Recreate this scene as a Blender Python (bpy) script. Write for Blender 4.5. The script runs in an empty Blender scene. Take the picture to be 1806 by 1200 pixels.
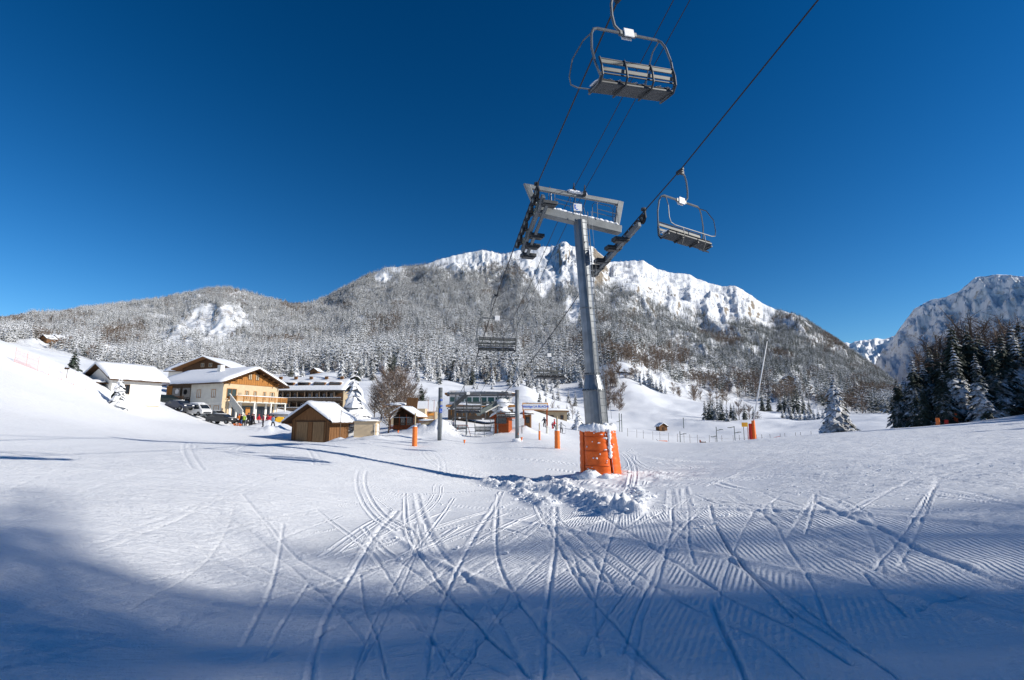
import bpy, math, random
import numpy as np
from mathutils import Vector, Matrix
random.seed(7)
rng = np.random.RandomState(11)
scene = bpy.context.scene
COL = scene.collection
R = math.radians

# ---------------------------------------------------------------- camera
EYE = 1.7
PITCH = R(9.15)
cam_d = bpy.data.cameras.new('camera')
cam_d.sensor_width = 36.0
cam_d.lens = 900.0 / 1806.0 * 36.0
cam_d.clip_start = 0.05
cam_d.clip_end = 40000.0
cam = bpy.data.objects.new('camera', cam_d)
cam.location = (0, 0, EYE)
cam.rotation_euler = (R(90) + PITCH, 0, 0)
COL.objects.link(cam)
scene.camera = cam

# ---------------------------------------------------------------- sky and sun
SUN_AZ = R(102.0)      # clockwise from the view direction (+Y)
SUN_EL = R(28.0)
world = bpy.data.worlds.new('World')
scene.world = world
world.use_nodes = True
wn = world.node_tree.nodes; wl = world.node_tree.links
for n in list(wn): wn.remove(n)
wout = wn.new('ShaderNodeOutputWorld'); wbg = wn.new('ShaderNodeBackground')
sky = wn.new('ShaderNodeTexSky'); sky.sky_type = 'NISHITA'
sky.sun_disc = False
sky.sun_elevation = SUN_EL
sky.sun_rotation = SUN_AZ
sky.altitude = 1500.0
sky.air_density = 1.1
sky.dust_density = 0.15
sky.ozone_density = 3.0
hsv = wn.new('ShaderNodeHueSaturation'); hsv.inputs['Saturation'].default_value = 1.18
hsv.inputs['Hue'].default_value = 0.497
gam = wn.new('ShaderNodeGamma'); gam.inputs['Gamma'].default_value = 1.45
wl.new(sky.outputs[0], gam.inputs['Color']); wl.new(gam.outputs[0], hsv.inputs['Color'])
wl.new(hsv.outputs[0], wbg.inputs['Color'])
wbg.inputs['Strength'].default_value = 0.048
wl.new(wbg.outputs[0], wout.inputs['Surface'])

sun_d = bpy.data.lights.new('sun', 'SUN')
sun_d.energy = 5.0
sun_d.angle = R(0.53)
sun_d.color = (1.0, 0.94, 0.84)
sun = bpy.data.objects.new('sun', sun_d)
SUN_DIR = Vector((math.sin(SUN_AZ) * math.cos(SUN_EL), math.cos(SUN_AZ) * math.cos(SUN_EL), math.sin(SUN_EL)))
sun.rotation_euler = SUN_DIR.to_track_quat('Z', 'Y').to_euler()
sun.location = (60, -20, 60)
COL.objects.link(sun)

scene.view_settings.view_transform = 'Standard'
scene.view_settings.look = 'None'
scene.view_settings.exposure = 0.1
scene.view_settings.gamma = 1.0
scene.view_settings.use_curve_mapping = False
scene.cycles.max_bounces = 5
scene.cycles.diffuse_bounces = 3
scene.cycles.glossy_bounces = 2
scene.cycles.transparent_max_bounces = 8

# ---------------------------------------------------------------- pixel <-> place
cp, sp = math.cos(PITCH), math.sin(PITCH)
def ray(px, py):
    u = (px - 903.0) / 900.0; v = (600.0 - py) / 900.0
    return Vector((u, cp - v * sp, sp + v * cp))
def at(px, py, Y):
    d = ray(px, py); k = Y / d.y
    return Vector((d.x * k, Y, EYE + d.z * k))
def project(x, y, z):
    zz = z - EYE
    f = y * cp + zz * sp; up = -y * sp + zz * cp
    f = np.maximum(f, 1e-3)
    return 903 + 900 * x / f, 600 - 900 * up / f
def aztan(px, py):
    d = ray(px, py); return math.atan2(d.x, d.y), d.z / math.hypot(d.x, d.y)

# ---------------------------------------------------------------- noise
TAB = rng.rand(256, 256)
def vnoise(x, y, s=0):
    x = np.asarray(x, float) + s * 17.31; y = np.asarray(y, float) + s * 9.73
    xi = np.floor(x).astype(int); yi = np.floor(y).astype(int)
    fx = x - xi; fy = y - yi
    fx = fx * fx * (3 - 2 * fx); fy = fy * fy * (3 - 2 * fy)
    a = TAB[xi & 255, yi & 255]; b = TAB[(xi + 1) & 255, yi & 255]
    c = TAB[xi & 255, (yi + 1) & 255]; d = TAB[(xi + 1) & 255, (yi + 1) & 255]
    return (a + (b - a) * fx) * (1 - fy) + (c + (d - c) * fx) * fy - 0.5
def fbm(x, y, o=4, s=0):
    t = 0; a = 1.0; f = 1.0
    for i in range(o):
        t = t + a * vnoise(x * f, y * f, s + i * 3); a *= 0.5; f *= 2.03
    return t
def ridged(x, y, o=4, s=0):
    t = 0; a = 1.0; f = 1.0
    for i in range(o):
        t = t + a * (0.5 - np.abs(vnoise(x * f, y * f, s + i * 3)) * 2); a *= 0.55; f *= 2.1
    return t

# ---------------------------------------------------------------- materials
def new_mat(name):
    m = bpy.data.materials.new(name); m.use_nodes = True
    nt = m.node_tree; b = nt.nodes['Principled BSDF']
    return m, nt, b
def simple(name, col, rough=0.6, metal=0.0, var=0.25, scale=6.0, bump=0.0, spec=0.3):
    m, nt, b = new_mat(name)
    b.inputs['Roughness'].default_value = rough
    b.inputs['Metallic'].default_value = metal
    b.inputs['Specular IOR Level'].default_value = spec
    tc = nt.nodes.new('ShaderNodeTexCoord')
    no = nt.nodes.new('ShaderNodeTexNoise'); no.inputs['Scale'].default_value = scale; no.inputs['Detail'].default_value = 6
    nt.links.new(tc.outputs['Object'], no.inputs['Vector'])
    mp = nt.nodes.new('ShaderNodeMapRange')
    mp.inputs[1].default_value = 0.3; mp.inputs[2].default_value = 0.7
    mp.inputs[3].default_value = 1 - var; mp.inputs[4].default_value = 1 + var
    nt.links.new(no.outputs['Fac'], mp.inputs[0])
    mx = nt.nodes.new('ShaderNodeVectorMath'); mx.operation = 'SCALE'
    mx.inputs[0].default_value = col
    nt.links.new(mp.outputs[0], mx.inputs['Scale'])
    nt.links.new(mx.outputs[0], b.inputs['Base Color'])
    if bump:
        bp = nt.nodes.new('ShaderNodeBump'); bp.inputs['Strength'].default_value = 0.6; bp.inputs['Distance'].default_value = bump
        nt.links.new(no.outputs['Fac'], bp.inputs['Height']); nt.links.new(bp.outputs[0], b.inputs['Normal'])
    return m
def mathn(nt, op, a, b=None, c=None):
    n = nt.nodes.new('ShaderNodeMath'); n.operation = op
    for i, v in enumerate((a, b, c)):
        if v is None: continue
        if isinstance(v, (int, float)): n.inputs[i].default_value = v
        else: nt.links.new(v, n.inputs[i])
    return n.outputs[0]
def noise_n(nt, vec, scale, detail=5, rough=0.55):
    n = nt.nodes.new('ShaderNodeTexNoise'); n.inputs['Scale'].default_value = scale
    n.inputs['Detail'].default_value = detail; n.inputs['Roughness'].default_value = rough
    nt.links.new(vec, n.inputs['Vector']); return n.outputs['Fac']
def maprange(nt, v, a, b, c, d):
    n = nt.nodes.new('ShaderNodeMapRange')
    for i, k in enumerate((a, b, c, d)): n.inputs[i + 1].default_value = k
    nt.links.new(v, n.inputs[0]); return n.outputs[0]
def mixc(nt, f, a, b):
    n = nt.nodes.new('ShaderNodeMix'); n.data_type = 'RGBA'
    if isinstance(f, (int, float)): n.inputs[0].default_value = f
    else: nt.links.new(f, n.inputs[0])
    for s, v in ((6, a), (7, b)):
        if isinstance(v, tuple): n.inputs[s].default_value = (*v, 1)
        else: nt.links.new(v, n.inputs[s])
    return n.outputs[2]

SNOW = (0.84, 0.86, 0.89)
def snow_material(ground=False):
    m, nt, b = new_mat('groomed_snow' if ground else 'fresh_snow')
    b.inputs['Roughness'].default_value = 0.55
    b.inputs['Specular IOR Level'].default_value = 0.25
    b.inputs['Base Color'].default_value = (*SNOW, 1)
    tc = nt.nodes.new('ShaderNodeTexCoord'); v = tc.outputs['Object']
    if ground:
        fine = noise_n(nt, v, 42.0, 4, 0.65)
        mid = noise_n(nt, v, 9.0, 5, 0.6)
        big = noise_n(nt, v, 1.7, 4, 0.55)
        # sastrugi stretched roughly along the fall line
        mpn = nt.nodes.new('ShaderNodeMapping'); mpn.inputs['Scale'].default_value = (0.55, 3.2, 1.0)
        mpn.inputs['Rotation'].default_value = (0, 0, R(8))
        nt.links.new(v, mpn.inputs['Vector'])
        st = noise_n(nt, mpn.outputs[0], 1.0, 6, 0.62)
        am = nt.nodes.new('ShaderNodeAttribute'); am.attribute_name = 'cord'
        ap = nt.nodes.new('ShaderNodeAttribute'); ap.attribute_name = 'phase'
        ar = nt.nodes.new('ShaderNodeAttribute'); ar.attribute_name = 'rough'
        wob = maprange(nt, mid, 0.3, 0.7, -0.05, 0.05)
        ph = mathn(nt, 'ADD', ap.outputs['Fac'], wob)
        s = mathn(nt, 'SINE', mathn(nt, 'MULTIPLY', ph, 2 * math.pi))
        s = mathn(nt, 'MULTIPLY', s, am.outputs['Fac'])
        h = mathn(nt, 'MULTIPLY', s, 0.0080)
        h = mathn(nt, 'ADD', h, mathn(nt, 'MULTIPLY', mathn(nt, 'MULTIPLY', fine, maprange(nt, ar.outputs['Fac'], 0, 1, 0.35, 1.0)), 0.014))
        h = mathn(nt, 'ADD', h, mathn(nt, 'MULTIPLY', mathn(nt, 'MULTIPLY', mid, maprange(nt, ar.outputs['Fac'], 0, 1, 0.3, 1.0)), 0.045))
        h = mathn(nt, 'ADD', h, mathn(nt, 'MULTIPLY', mathn(nt, 'MULTIPLY', st, maprange(nt, ar.outputs['Fac'], 0, 1, 0.55, 1.0)), 0.125))
        h = mathn(nt, 'ADD', h, mathn(nt, 'MULTIPLY', big, 0.03))
        bp = nt.nodes.new('ShaderNodeBump'); bp.inputs['Strength'].default_value = 1.0; bp.inputs['Distance'].default_value = 1.0
        nt.links.new(h, bp.inputs['Height']); nt.links.new(bp.outputs[0], b.inputs['Normal'])
    else:
        h = noise_n(nt, v, 3.0, 5, 0.6)
        bp = nt.nodes.new('ShaderNodeBump'); bp.inputs['Strength'].default_value = 0.5; bp.inputs['Distance'].default_value = 0.15
        nt.links.new(h, bp.inputs['Height']); nt.links.new(bp.outputs[0], b.inputs['Normal'])
    return m
M = {}
M['ground'] = snow_material(True)
M['snow'] = snow_material(False)

def mountain_material(name, rocky, brush, sw=0.55):
    m, nt, b = new_mat(name)
    b.inputs['Roughness'].default_value = 0.8; b.inputs['Specular IOR Level'].default_value = 0.1
    geo = nt.nodes.new('ShaderNodeNewGeometry')
    tc = nt.nodes.new('ShaderNodeTexCoord'); v = tc.outputs['Object']
    sx = nt.nodes.new('ShaderNodeSeparateXYZ'); nt.links.new(geo.outputs['Normal'], sx.inputs[0])
    if not brush:     # rock bands dip to the left on the far walls
        mpp = nt.nodes.new('ShaderNodeMapping'); mpp.inputs['Rotation'].default_value = (R(35), R(25), 0); mpp.inputs['Scale'].default_value = (.35, .6, 1.0)
        nt.links.new(v, mpp.inputs['Vector']); v = mpp.outputs[0]
    n1 = noise_n(nt, v, 0.012, 8, 0.65); n2 = noise_n(nt, v, 0.07 if brush else 0.035, 9, 0.78)
    steep = maprange(nt, sx.outputs['Z'], 0.55, 0.86, 1.0, 0.0)
    f = mathn(nt, 'ADD', mathn(nt, 'MULTIPLY', steep, sw), mathn(nt, 'MULTIPLY', n2, 0.9))
    rock = maprange(nt, f, 0.86 - rocky, 0.99 - rocky, 0.0, 1.0)
    rc = mixc(nt, maprange(nt, n2, 0.35, 0.65, 0, 1), (0.16, 0.13, 0.10), (0.34, 0.29, 0.23))
    n3 = noise_n(nt, v, 0.11, 3, 0.8)
    sp_ = maprange(nt, mathn(nt, 'ADD', n3, mathn(nt, 'MULTIPLY', n1, 0.45)), 0.86, 0.93, 0.0, 0.8)
    rock = mathn(nt, 'MAXIMUM', rock, sp_) if brush else rock
    c = mixc(nt, rock, SNOW, rc)
    if brush:
        bf = maprange(nt, mathn(nt, 'ADD', mathn(nt, 'MULTIPLY', n1, 0.6), mathn(nt, 'MULTIPLY', n2, 0.55)), 0.60, 0.70, 0.0, 0.75)
        aw = nt.nodes.new('ShaderNodeAttribute'); aw.attribute_name = 'wood'
        bf = mathn(nt, 'MULTIPLY', bf, aw.outputs['Fac'])
        c = mixc(nt, bf, c, (0.27, 0.24, 0.22))
    nt.links.new(c, b.inputs['Base Color'])
    bp = nt.nodes.new('ShaderNodeBump'); bp.inputs['Strength'].default_value = 1.0; bp.inputs['Distance'].default_value = 5.0
    nt.links.new(mathn(nt, 'ADD', n1, mathn(nt, 'MULTIPLY', n2, 0.45)), bp.inputs['Height']); nt.links.new(bp.outputs[0], b.inputs['Normal'])
    return m
M['mount'] = mountain_material('snowy_mountainside', 0.10, True)
M['cliff'] = mountain_material('snowy_cliff', 0.27, False, 0.12)

def foliage_material(name, green, lo, hi, scale):
    """needles under, snow lying on the upward faces; lo/hi: how far the snow reaches down the slope of a face"""
    m, nt, b = new_mat(name)
    b.inputs['Roughness'].default_value = 0.75; b.inputs['Specular IOR Level'].default_value = 0.15
    geo = nt.nodes.new('ShaderNodeNewGeometry'); tc = nt.nodes.new('ShaderNodeTexCoord')
    oi = nt.nodes.new('ShaderNodeObjectInfo')
    sx = nt.nodes.new('ShaderNodeSeparateXYZ'); nt.links.new(geo.outputs['Normal'], sx.inputs[0])
    n = noise_n(nt, tc.outputs['Object'], scale, 4, 0.7)
    k = mathn(nt, 'ADD', sx.outputs['Z'], mathn(nt, 'MULTIPLY', mathn(nt, 'SUBTRACT', n, 0.5), 3.2))
    k = mathn(nt, 'ADD', k, maprange(nt, oi.outputs['Random'], 0, 1, -0.22, 0.22))
    f = maprange(nt, k, lo, hi, 0.0, 1.0)
    g2 = tuple(x * 1.9 for x in green)
    gc = mixc(nt, maprange(nt, n, 0.3, 0.7, 0, 1), green, g2)
    c = mixc(nt, f, gc, (0.82, 0.83, 0.85))
    nt.links.new(c, b.inputs['Base Color'])
    return m
M['spruce'] = foliage_material('snow_dusted_needles', (0.026, 0.036, 0.027), 0.5, 0.95, 2.2)
M['spruce_far'] = foliage_material('frosted_needles', (0.060, 0.060, 0.046), 0.22, 0.66, 0.8)
M['spruce_far_dark'] = foliage_material('dusted_dark_needles', (0.048, 0.056, 0.046), 0.52, 0.95, 0.8)
M['laden'] = foliage_material('snow_laden_needles', (0.035, 0.045, 0.03), -0.55, -0.2, 1.6)
M['twig_frost'] = foliage_material('frosted_twigs', (0.12, 0.095, 0.075), 0.25, 0.6, 3.0)
M['twig'] = foliage_material('bare_brown_twigs', (0.13, 0.095, 0.072), 0.7, 1.15, 3.0)
M['bark'] = simple('bark', (0.07, 0.052, 0.04), 0.9, var=0.5, scale=5)
M['steel'] = simple('galvanised_steel', (0.165, 0.18, 0.19), 0.5, 0.35, var=0.16, scale=3.0)
M['shaft'] = simple('weathered_zinc_shaft', (0.21, 0.225, 0.24), 0.42, 0.9, var=0.22, scale=2.0)
M['dsteel'] = simple('dark_painted_steel', (0.045, 0.05, 0.055), 0.5, 0.2, var=0.3)
M['gsteel'] = simple('grey_green_steel', (0.16, 0.185, 0.175), 0.55, 0.3, var=0.25)
M['rubber'] = simple('black_rubber', (0.018, 0.018, 0.018), 0.7, var=0.3)
M['rope'] = simple('steel_rope', (0.03, 0.03, 0.033), 0.6, 0.4, var=0.2, scale=20)
M['orange'] = simple('orange_padding', (0.78, 0.13, 0.015), 0.5, var=0.13, scale=4, bump=0.02)
M['orange2'] = simple('sun_bleached_orange_padding', (0.85, 0.2, 0.04), 0.5, var=0.1, scale=4)
M['red'] = simple('red_padding', (0.55, 0.03, 0.02), 0.5, var=0.15)
M['netred'] = simple('faded_red_netting', (0.80, 0.42, 0.38), 0.7, var=0.15)
M['strap'] = simple('dark_orange_strap', (0.38, 0.06, 0.01), 0.6, var=0.2)
M['white'] = simple('white_paint', (0.8, 0.8, 0.79), 0.5, var=0.05)
M['plaster'] = simple('white_plaster', (0.80, 0.77, 0.70), 0.85, var=0.05, scale=1.5)
M['cream'] = simple('cream_plaster', (0.62, 0.48, 0.31), 0.85, var=0.07, scale=1.5)
M['greyplaster'] = simple('grey_plaster', (0.62, 0.61, 0.55), 0.85, var=0.07, scale=1.5)
M['beige'] = simple('beige_render', (0.40, 0.32, 0.21), 0.85, var=0.1, scale=1.5)
M['glass'] = simple('dark_window_glass', (0.02, 0.025, 0.03), 0.08, var=0.4, scale=0.8, spec=0.8)
M['gglass'] = simple('green_tinted_glass', (0.01, 0.06, 0.055), 0.1, var=0.3, scale=0.8, spec=0.8)
M['curtain'] = simple('pale_curtain', (0.5, 0.42, 0.3), 0.9, var=0.15)
M['blue'] = simple('blue_sign_paint', (0.01, 0.11, 0.62), 0.4, var=0.05)
M['yellow'] = simple('yellow_sign_paint', (0.75, 0.42, 0.03), 0.5, var=0.08)
M['signframe'] = simple('orange_sign_frame', (0.75, 0.33, 0.06), 0.6, var=0.1)
def wood(name, col, sx, dark=0.55):
    m, nt, b = new_mat(name); b.inputs['Roughness'].default_value = 0.75; b.inputs['Specular IOR Level'].default_value = 0.15
    tc = nt.nodes.new('ShaderNodeTexCoord'); mp = nt.nodes.new('ShaderNodeMapping'); mp.inputs['Scale'].default_value = sx
    nt.links.new(tc.outputs['Object'], mp.inputs['Vector'])
    n = noise_n(nt, mp.outputs[0], 2.0, 6, 0.65)
    c = mixc(nt, maprange(nt, n, 0.32, 0.68, 0, 1), tuple(x * dark for x in col), col)
    nt.links.new(c, b.inputs['Base Color'])
    bp = nt.nodes.new('ShaderNodeBump'); bp.inputs['Distance'].default_value = 0.03; bp.inputs['Strength'].default_value = 0.7
    nt.links.new(n, bp.inputs['Height']); nt.links.new(bp.outputs[0], b.inputs['Normal'])
    return m
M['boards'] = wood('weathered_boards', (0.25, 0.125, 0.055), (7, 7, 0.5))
M['doorwood'] = wood('pale_door_boards', (0.33, 0.21, 0.11), (7, 7, 0.5))
M['honey'] = wood('honey_pine', (0.50, 0.22, 0.06), (6, 6, 0.6), 0.7)
M['honeyrail'] = wood('honey_pine_rail', (0.52, 0.25, 0.08), (1, 1, 8), 0.7)
M['redwood'] = wood('red_stained_wood', (0.42, 0.10, 0.03), (6, 6, 0.6), 0.7)
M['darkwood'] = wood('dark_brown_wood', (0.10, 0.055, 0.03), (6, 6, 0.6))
M['balcony'] = wood('greyed_balcony_wood', (0.17, 0.13, 0.095), (6, 6, 0.6))

# ---------------------------------------------------------------- mesh builder
class MB:
    def __init__(self): self.v = []; self.f = []; self.m = []
    def add(self, vs, fs, mi=0):
        o = len(self.v); self.v.extend([tuple(x) for x in vs])
        self.f.extend([tuple(i + o for i in f) for f in fs]); self.m.extend([mi] * len(fs))
    def box(self, c, s, rz=0.0, mi=0, mat=None):
        hx, hy, hz = s[0] / 2, s[1] / 2, s[2] / 2
        vs = [Vector((x, y, z)) for z in (-hz, hz) for y in (-hy, hy) for x in (-hx, hx)]
        if mat is not None: vs = [mat @ v for v in vs]
        elif rz: vs = [Matrix.Rotation(rz, 3, 'Z') @ v for v in vs]
        c = Vector(c); vs = [v + c for v in vs]
        self.add(vs, [(0, 2, 3, 1), (4, 5, 7, 6), (0, 1, 5, 4), (2, 6, 7, 3), (0, 4, 6, 2), (1, 3, 7, 5)], mi)
        return self
    def beam(self, a, b, w, h, mi=0, up=(0, 0, 1)):
        a = Vector(a); b = Vector(b); d = (b - a); L = d.length; d.normalize()
        s = d.cross(Vector(up)); 
        if s.length < 1e-3: s = Vector((1, 0, 0))
        s.normalize(); u = s.cross(d)
        mt = Matrix((s, d, u)).transposed()
        return self.box((a + b) / 2, (w, L, h), mi=mi, mat=mt)
    def tube(self, pts, r, n=6, mi=0, cap=True):
        pts = [Vector(p) for p in pts]; rs = r if isinstance(r, (list, tuple)) else [r] * len(pts)
        vs = []; prev = None
        for i, p in enumerate(pts):
            t = (pts[min(i + 1, len(pts) - 1)] - pts[max(i - 1, 0)]).normalized()
            if prev is None:
                s = t.cross(Vector((0, 0, 1)))
                if s.length < 0.1: s = t.cross(Vector((0, 1, 0)))
            else:
                s = prev - t * prev.dot(t)
            s.normalize(); prev = s; u = t.cross(s)
            for k in range(n):
                a = 2 * math.pi * k / n
                vs.append(p + (s * math.cos(a) + u * math.sin(a)) * rs[i])
        fs = [(i * n + k, i * n + (k + 1) % n, (i + 1) * n + (k + 1) % n, (i + 1) * n + k) for i in range(len(pts) - 1) for k in range(n)]
        if cap: fs += [tuple(range(n - 1, -1, -1)), tuple((len(pts) - 1) * n + k for k in range(n))]
        self.add(vs, fs, mi); return self
    def blob(self, c, s, seed=0, mi=0, nu=10, nv=7, rough=0.18):
        rr = random.Random(seed); vs = []; c = Vector(c)
        for i in range(nv + 1):
            th = math.pi * i / nv
            for k in range(nu):
                ph = 2 * math.pi * k / nu
                q = 1 + rr.uniform(-rough, rough)
                vs.append(c + Vector((math.sin(th) * math.cos(ph) * s[0] * q, math.sin(th) * math.sin(ph) * s[1] * q, math.cos(th) * s[2] * q)))
        fs = [(i * nu + k, (i + 1) * nu + k, (i + 1) * nu + (k + 1) % nu, i * nu + (k + 1) % nu) for i in range(nv) for k in range(nu)]
        self.add(vs, fs, mi); return self
    def extrude(self, prof, axis_len, mi=0, y0=0.0):
        """profile in x,z (counter-clockwise seen from -y), extruded along +y from y0"""
        n = len(prof)
        vs = [Vector((x, y0, z)) for x, z in prof] + [Vector((x, y0 + axis_len, z)) for x, z in prof]
        fs = [tuple(range(n)), tuple(2 * n - 1 - i for i in range(n))]
        fs += [(k, n + k, n + (k + 1) % n, (k + 1) % n) for k in range(n)]
        self.add(vs, fs, mi); return self
    def mesh(self, name, mats, smooth=False):
        me = bpy.data.meshes.new(name)
        me.from_pydata([tuple(v) for v in self.v], [], self.f)
        for m in (mats if isinstance(mats, (list, tuple)) else [mats]): me.materials.append(m)
        if any(self.m): me.polygons.foreach_set('material_index', self.m)
        if smooth: me.polygons.foreach_set('use_smooth', [True] * len(me.polygons))
        me.update(); return me
    def build(self, name, mats, parent=None, loc=(0, 0, 0), rz=0.0, smooth=False, bevel=0.0, **tags):
        o = bpy.data.objects.new(name, self.mesh(name, mats, smooth)); COL.objects.link(o)
        o.location = loc; o.rotation_euler = (0, 0, rz)
        if parent is not None: o.parent = parent
        if bevel:
            b = o.modifiers.new('bevel', 'BEVEL'); b.width = bevel; b.segments = 2; b.limit_method = 'ANGLE'
        tag(o, **tags); return o
def tag(o, label=None, cat=None, group=None, kind=None):
    if label: o['label'] = label
    if cat: o['category'] = cat
    if group: o['group'] = group
    if kind: o['kind'] = kind
    return o
def empty(name, loc, rz=0.0, **tags):
    o = bpy.data.objects.new(name, None); COL.objects.link(o)
    o.empty_display_size = 0.2
    o.location = loc; o.rotation_euler = (0, 0, rz); return tag(o, **tags)
def np_mesh(name, verts, quads, mat, smooth=True, attrs=None):
    me = bpy.data.meshes.new(name)
    me.vertices.add(len(verts)); me.vertices.foreach_set('co', np.ascontiguousarray(verts, dtype=np.float32).ravel())
    nq = len(quads); me.loops.add(nq * 4); me.loops.foreach_set('vertex_index', np.ascontiguousarray(quads, dtype=np.int32).ravel())
    me.polygons.add(nq)
    me.polygons.foreach_set('loop_start', np.arange(0, nq * 4, 4, dtype=np.int32))
    me.polygons.foreach_set('loop_total', np.full(nq, 4, dtype=np.int32))
    me.update(calc_edges=True)
    if smooth: me.polygons.foreach_set('use_smooth', np.ones(nq, dtype=bool))
    if attrs:
        for k, a in attrs.items():
            at_ = me.attributes.new(k, 'FLOAT', 'POINT'); at_.data.foreach_set('value', np.ascontiguousarray(a, dtype=np.float32))
    me.materials.append(mat)
    o = bpy.data.objects.new(name, me); COL.objects.link(o); return o
def grid_quads(nr, nc):
    i = np.arange(nr - 1)[:, None] * nc + np.arange(nc - 1)[None, :]
    i = i.ravel(); return np.stack([i, i + 1, i + nc + 1, i + nc], 1)

# ---------------------------------------------------------------- lie of the land
H_PTS = [  # x, y, height relative to the eye
    (0, 0, -1.7), (0, -12, -1.6), (-12, -12, -1.9), (12, -12, -0.6), (3, 3, -1.45), (-3, 3, -1.95), (0, 5, -1.78), (-5, 8, -2.15),
    (5, 8, -1.35), (0, 11, -2.1), (10, 10, -0.95), (0, 16, -2.55), (13, 20, -1.35), (22, 20, -0.7), (30, 10, 0.8), (7, 17, -2.05),
    (-60, 20, 9), (-40, 0, 4), (-20, 0, -0.3), (-90, 60, 20), (-60, -40, 5), (0, -60, 2), (0, -300, 15), (-200, -100, 30),
    (45, 30, 1.0), (25, -5, 0.8), (35, -5, 3.0), (50, -5, 11), (65, -5, 27), (80, -5, 31), (110, -5, 32), (65, -35, 29), (40, -35, 6), (100, -50, 28), (60, 25, 4), (60, -90, 20), (110, 40, 14), (200, 0, 40), (160, 90, 18), (20, -40, 1),  # includes the unseen right-hand hill, raised to carry the added shading trees
    (42, 68, -2.4), (55, 78, -2.2), (30, 62, -2.7), (70, 62, 0.4), (90, 75, 1.5), (100, 110, -1.0)]
P_PTS = [  # px, py, distance
    (0, 1000, 6.4), (0, 900, 10), (200, 900, 11), (0, 780, 20), (230, 800, 20.5), (0, 680, 38), (150, 740, 40), (0, 600, 55), (100, 640, 55),
    (180, 706, 56), (280, 740, 60), (400, 750, 66), (300, 772, 42), (420, 752, 76), (480, 752, 80), (500, 783, 31), (600, 796, 29), (700, 819, 27),
    (850, 846, 26), (1062, 850, 25.0), (510, 775, 57), (600, 778, 57), (650, 774, 50), (731, 787, 42), (775, 777, 48), (912, 778, 48), (983, 791, 42),
    (880, 765, 60), (945, 762, 62), (990, 762, 85), (700, 757, 66), (850, 762, 75), (870, 715, 150), (800, 700, 200), (950, 715, 150), (540, 737, 130),
    (553, 668, 260), (640, 700, 170), (960, 697, 260), (760, 668, 290), (1100, 762, 120), (1168, 757, 170), (1240, 740, 200), (1150, 692, 290),
    (1110, 648, 330), (1300, 722, 260), (1400, 740, 220), (1440, 737, 250), (1540, 756, 130), (1250, 788, 42), (1300, 780, 45), (1400, 769, 48),
    (1500, 763, 51), (1600, 758, 54), (1700, 748, 56), (1806, 733, 56), (1150, 785, 55), (75, 600, 300), (0, 625, 330), (150, 630, 280), (127, 664, 90),
    (300, 655, 330), (400, 670, 300), (1200, 700, 330), (1320, 712, 330), (1420, 716, 330), (1550, 735, 330), (1700, 738, 330), (1806, 738, 330), (1030, 672, 330), (900, 668, 330), (760, 655, 330), (600, 655, 330)]
C = [(x, y, h) for x, y, h in H_PTS]
for px, py, Y in P_PTS:
    p = at(px, py, Y); C.append((p.x, p.y, p.z - EYE))
C = np.array(C, float)
def _uv(x, y): return np.arcsinh(np.asarray(x, float) / 6.0), np.arcsinh(np.asarray(y, float) / 6.0)
def _s(x, y): return np.sqrt(x * x + y * y + 15.0 ** 2)
cu, cv = _uv(C[:, 0], C[:, 1]); cs = (C[:, 2] + 1.7) / _s(C[:, 0], C[:, 1])
def _k(d2): return 0.5 * d2 * np.log(d2 + 1e-12)
_n = len(C)
A = np.zeros((_n + 3, _n + 3)); A[:_n, :_n] = _k((cu[:, None] - cu) ** 2 + (cv[:, None] - cv) ** 2) + np.eye(_n) * 1e-3
A[:_n, _n] = 1; A[:_n, _n + 1] = cu; A[:_n, _n + 2] = cv; A[_n:, :_n] = A[:_n, _n:].T
W = np.linalg.solve(A, np.concatenate([cs, [0, 0, 0]]))
TX, TY = at(1062, 842, 25.0).x, 25.0
def gbase(x, y):
    """height (world z) of the smooth lie of the land"""
    x = np.atleast_1d(np.asarray(x, float)).ravel(); y = np.atleast_1d(np.asarray(y, float)).ravel()
    out = np.empty(len(x))
    for i in range(0, len(x), 40000):
        u, v = _uv(x[i:i + 40000], y[i:i + 40000])
        d2 = (u[:, None] - cu) ** 2 + (v[:, None] - cv) ** 2
        out[i:i + 40000] = _k(d2) @ W[:_n] + W[_n] + W[_n + 1] * u + W[_n + 2] * v
    z = out * _s(x, y) - 1.7 + EYE
    d = np.hypot(x - TX, y - TY)
    z += 0.30 * np.exp(-(d / 2.6) ** 4)
    return z
def gz(x, y): return float(gbase(x, y)[0])
_YS = np.concatenate([np.linspace(1.5, 20, 300), np.linspace(20.2, 120, 400)])
def hit(px, py):
    d = ray(px, py); k = _YS / d.y; xs = d.x * k; zs = EYE + d.z * k
    g = gbase(xs, _YS); w = np.where(zs < g)[0]
    i = w[0] if len(w) else len(_YS) - 1
    return xs[i], _YS[i]
def ground_at(px, Y, dz=0.0):
    x = (px - 903.0) / 900.0 * (Y * cp)   # small-height approximation, refined once
    z = gz(x, Y)
    x = (px - 903.0) / 900.0 * (Y * cp + (z - EYE) * sp)
    return Vector((x, Y, gz(x, Y) + dz))

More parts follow.
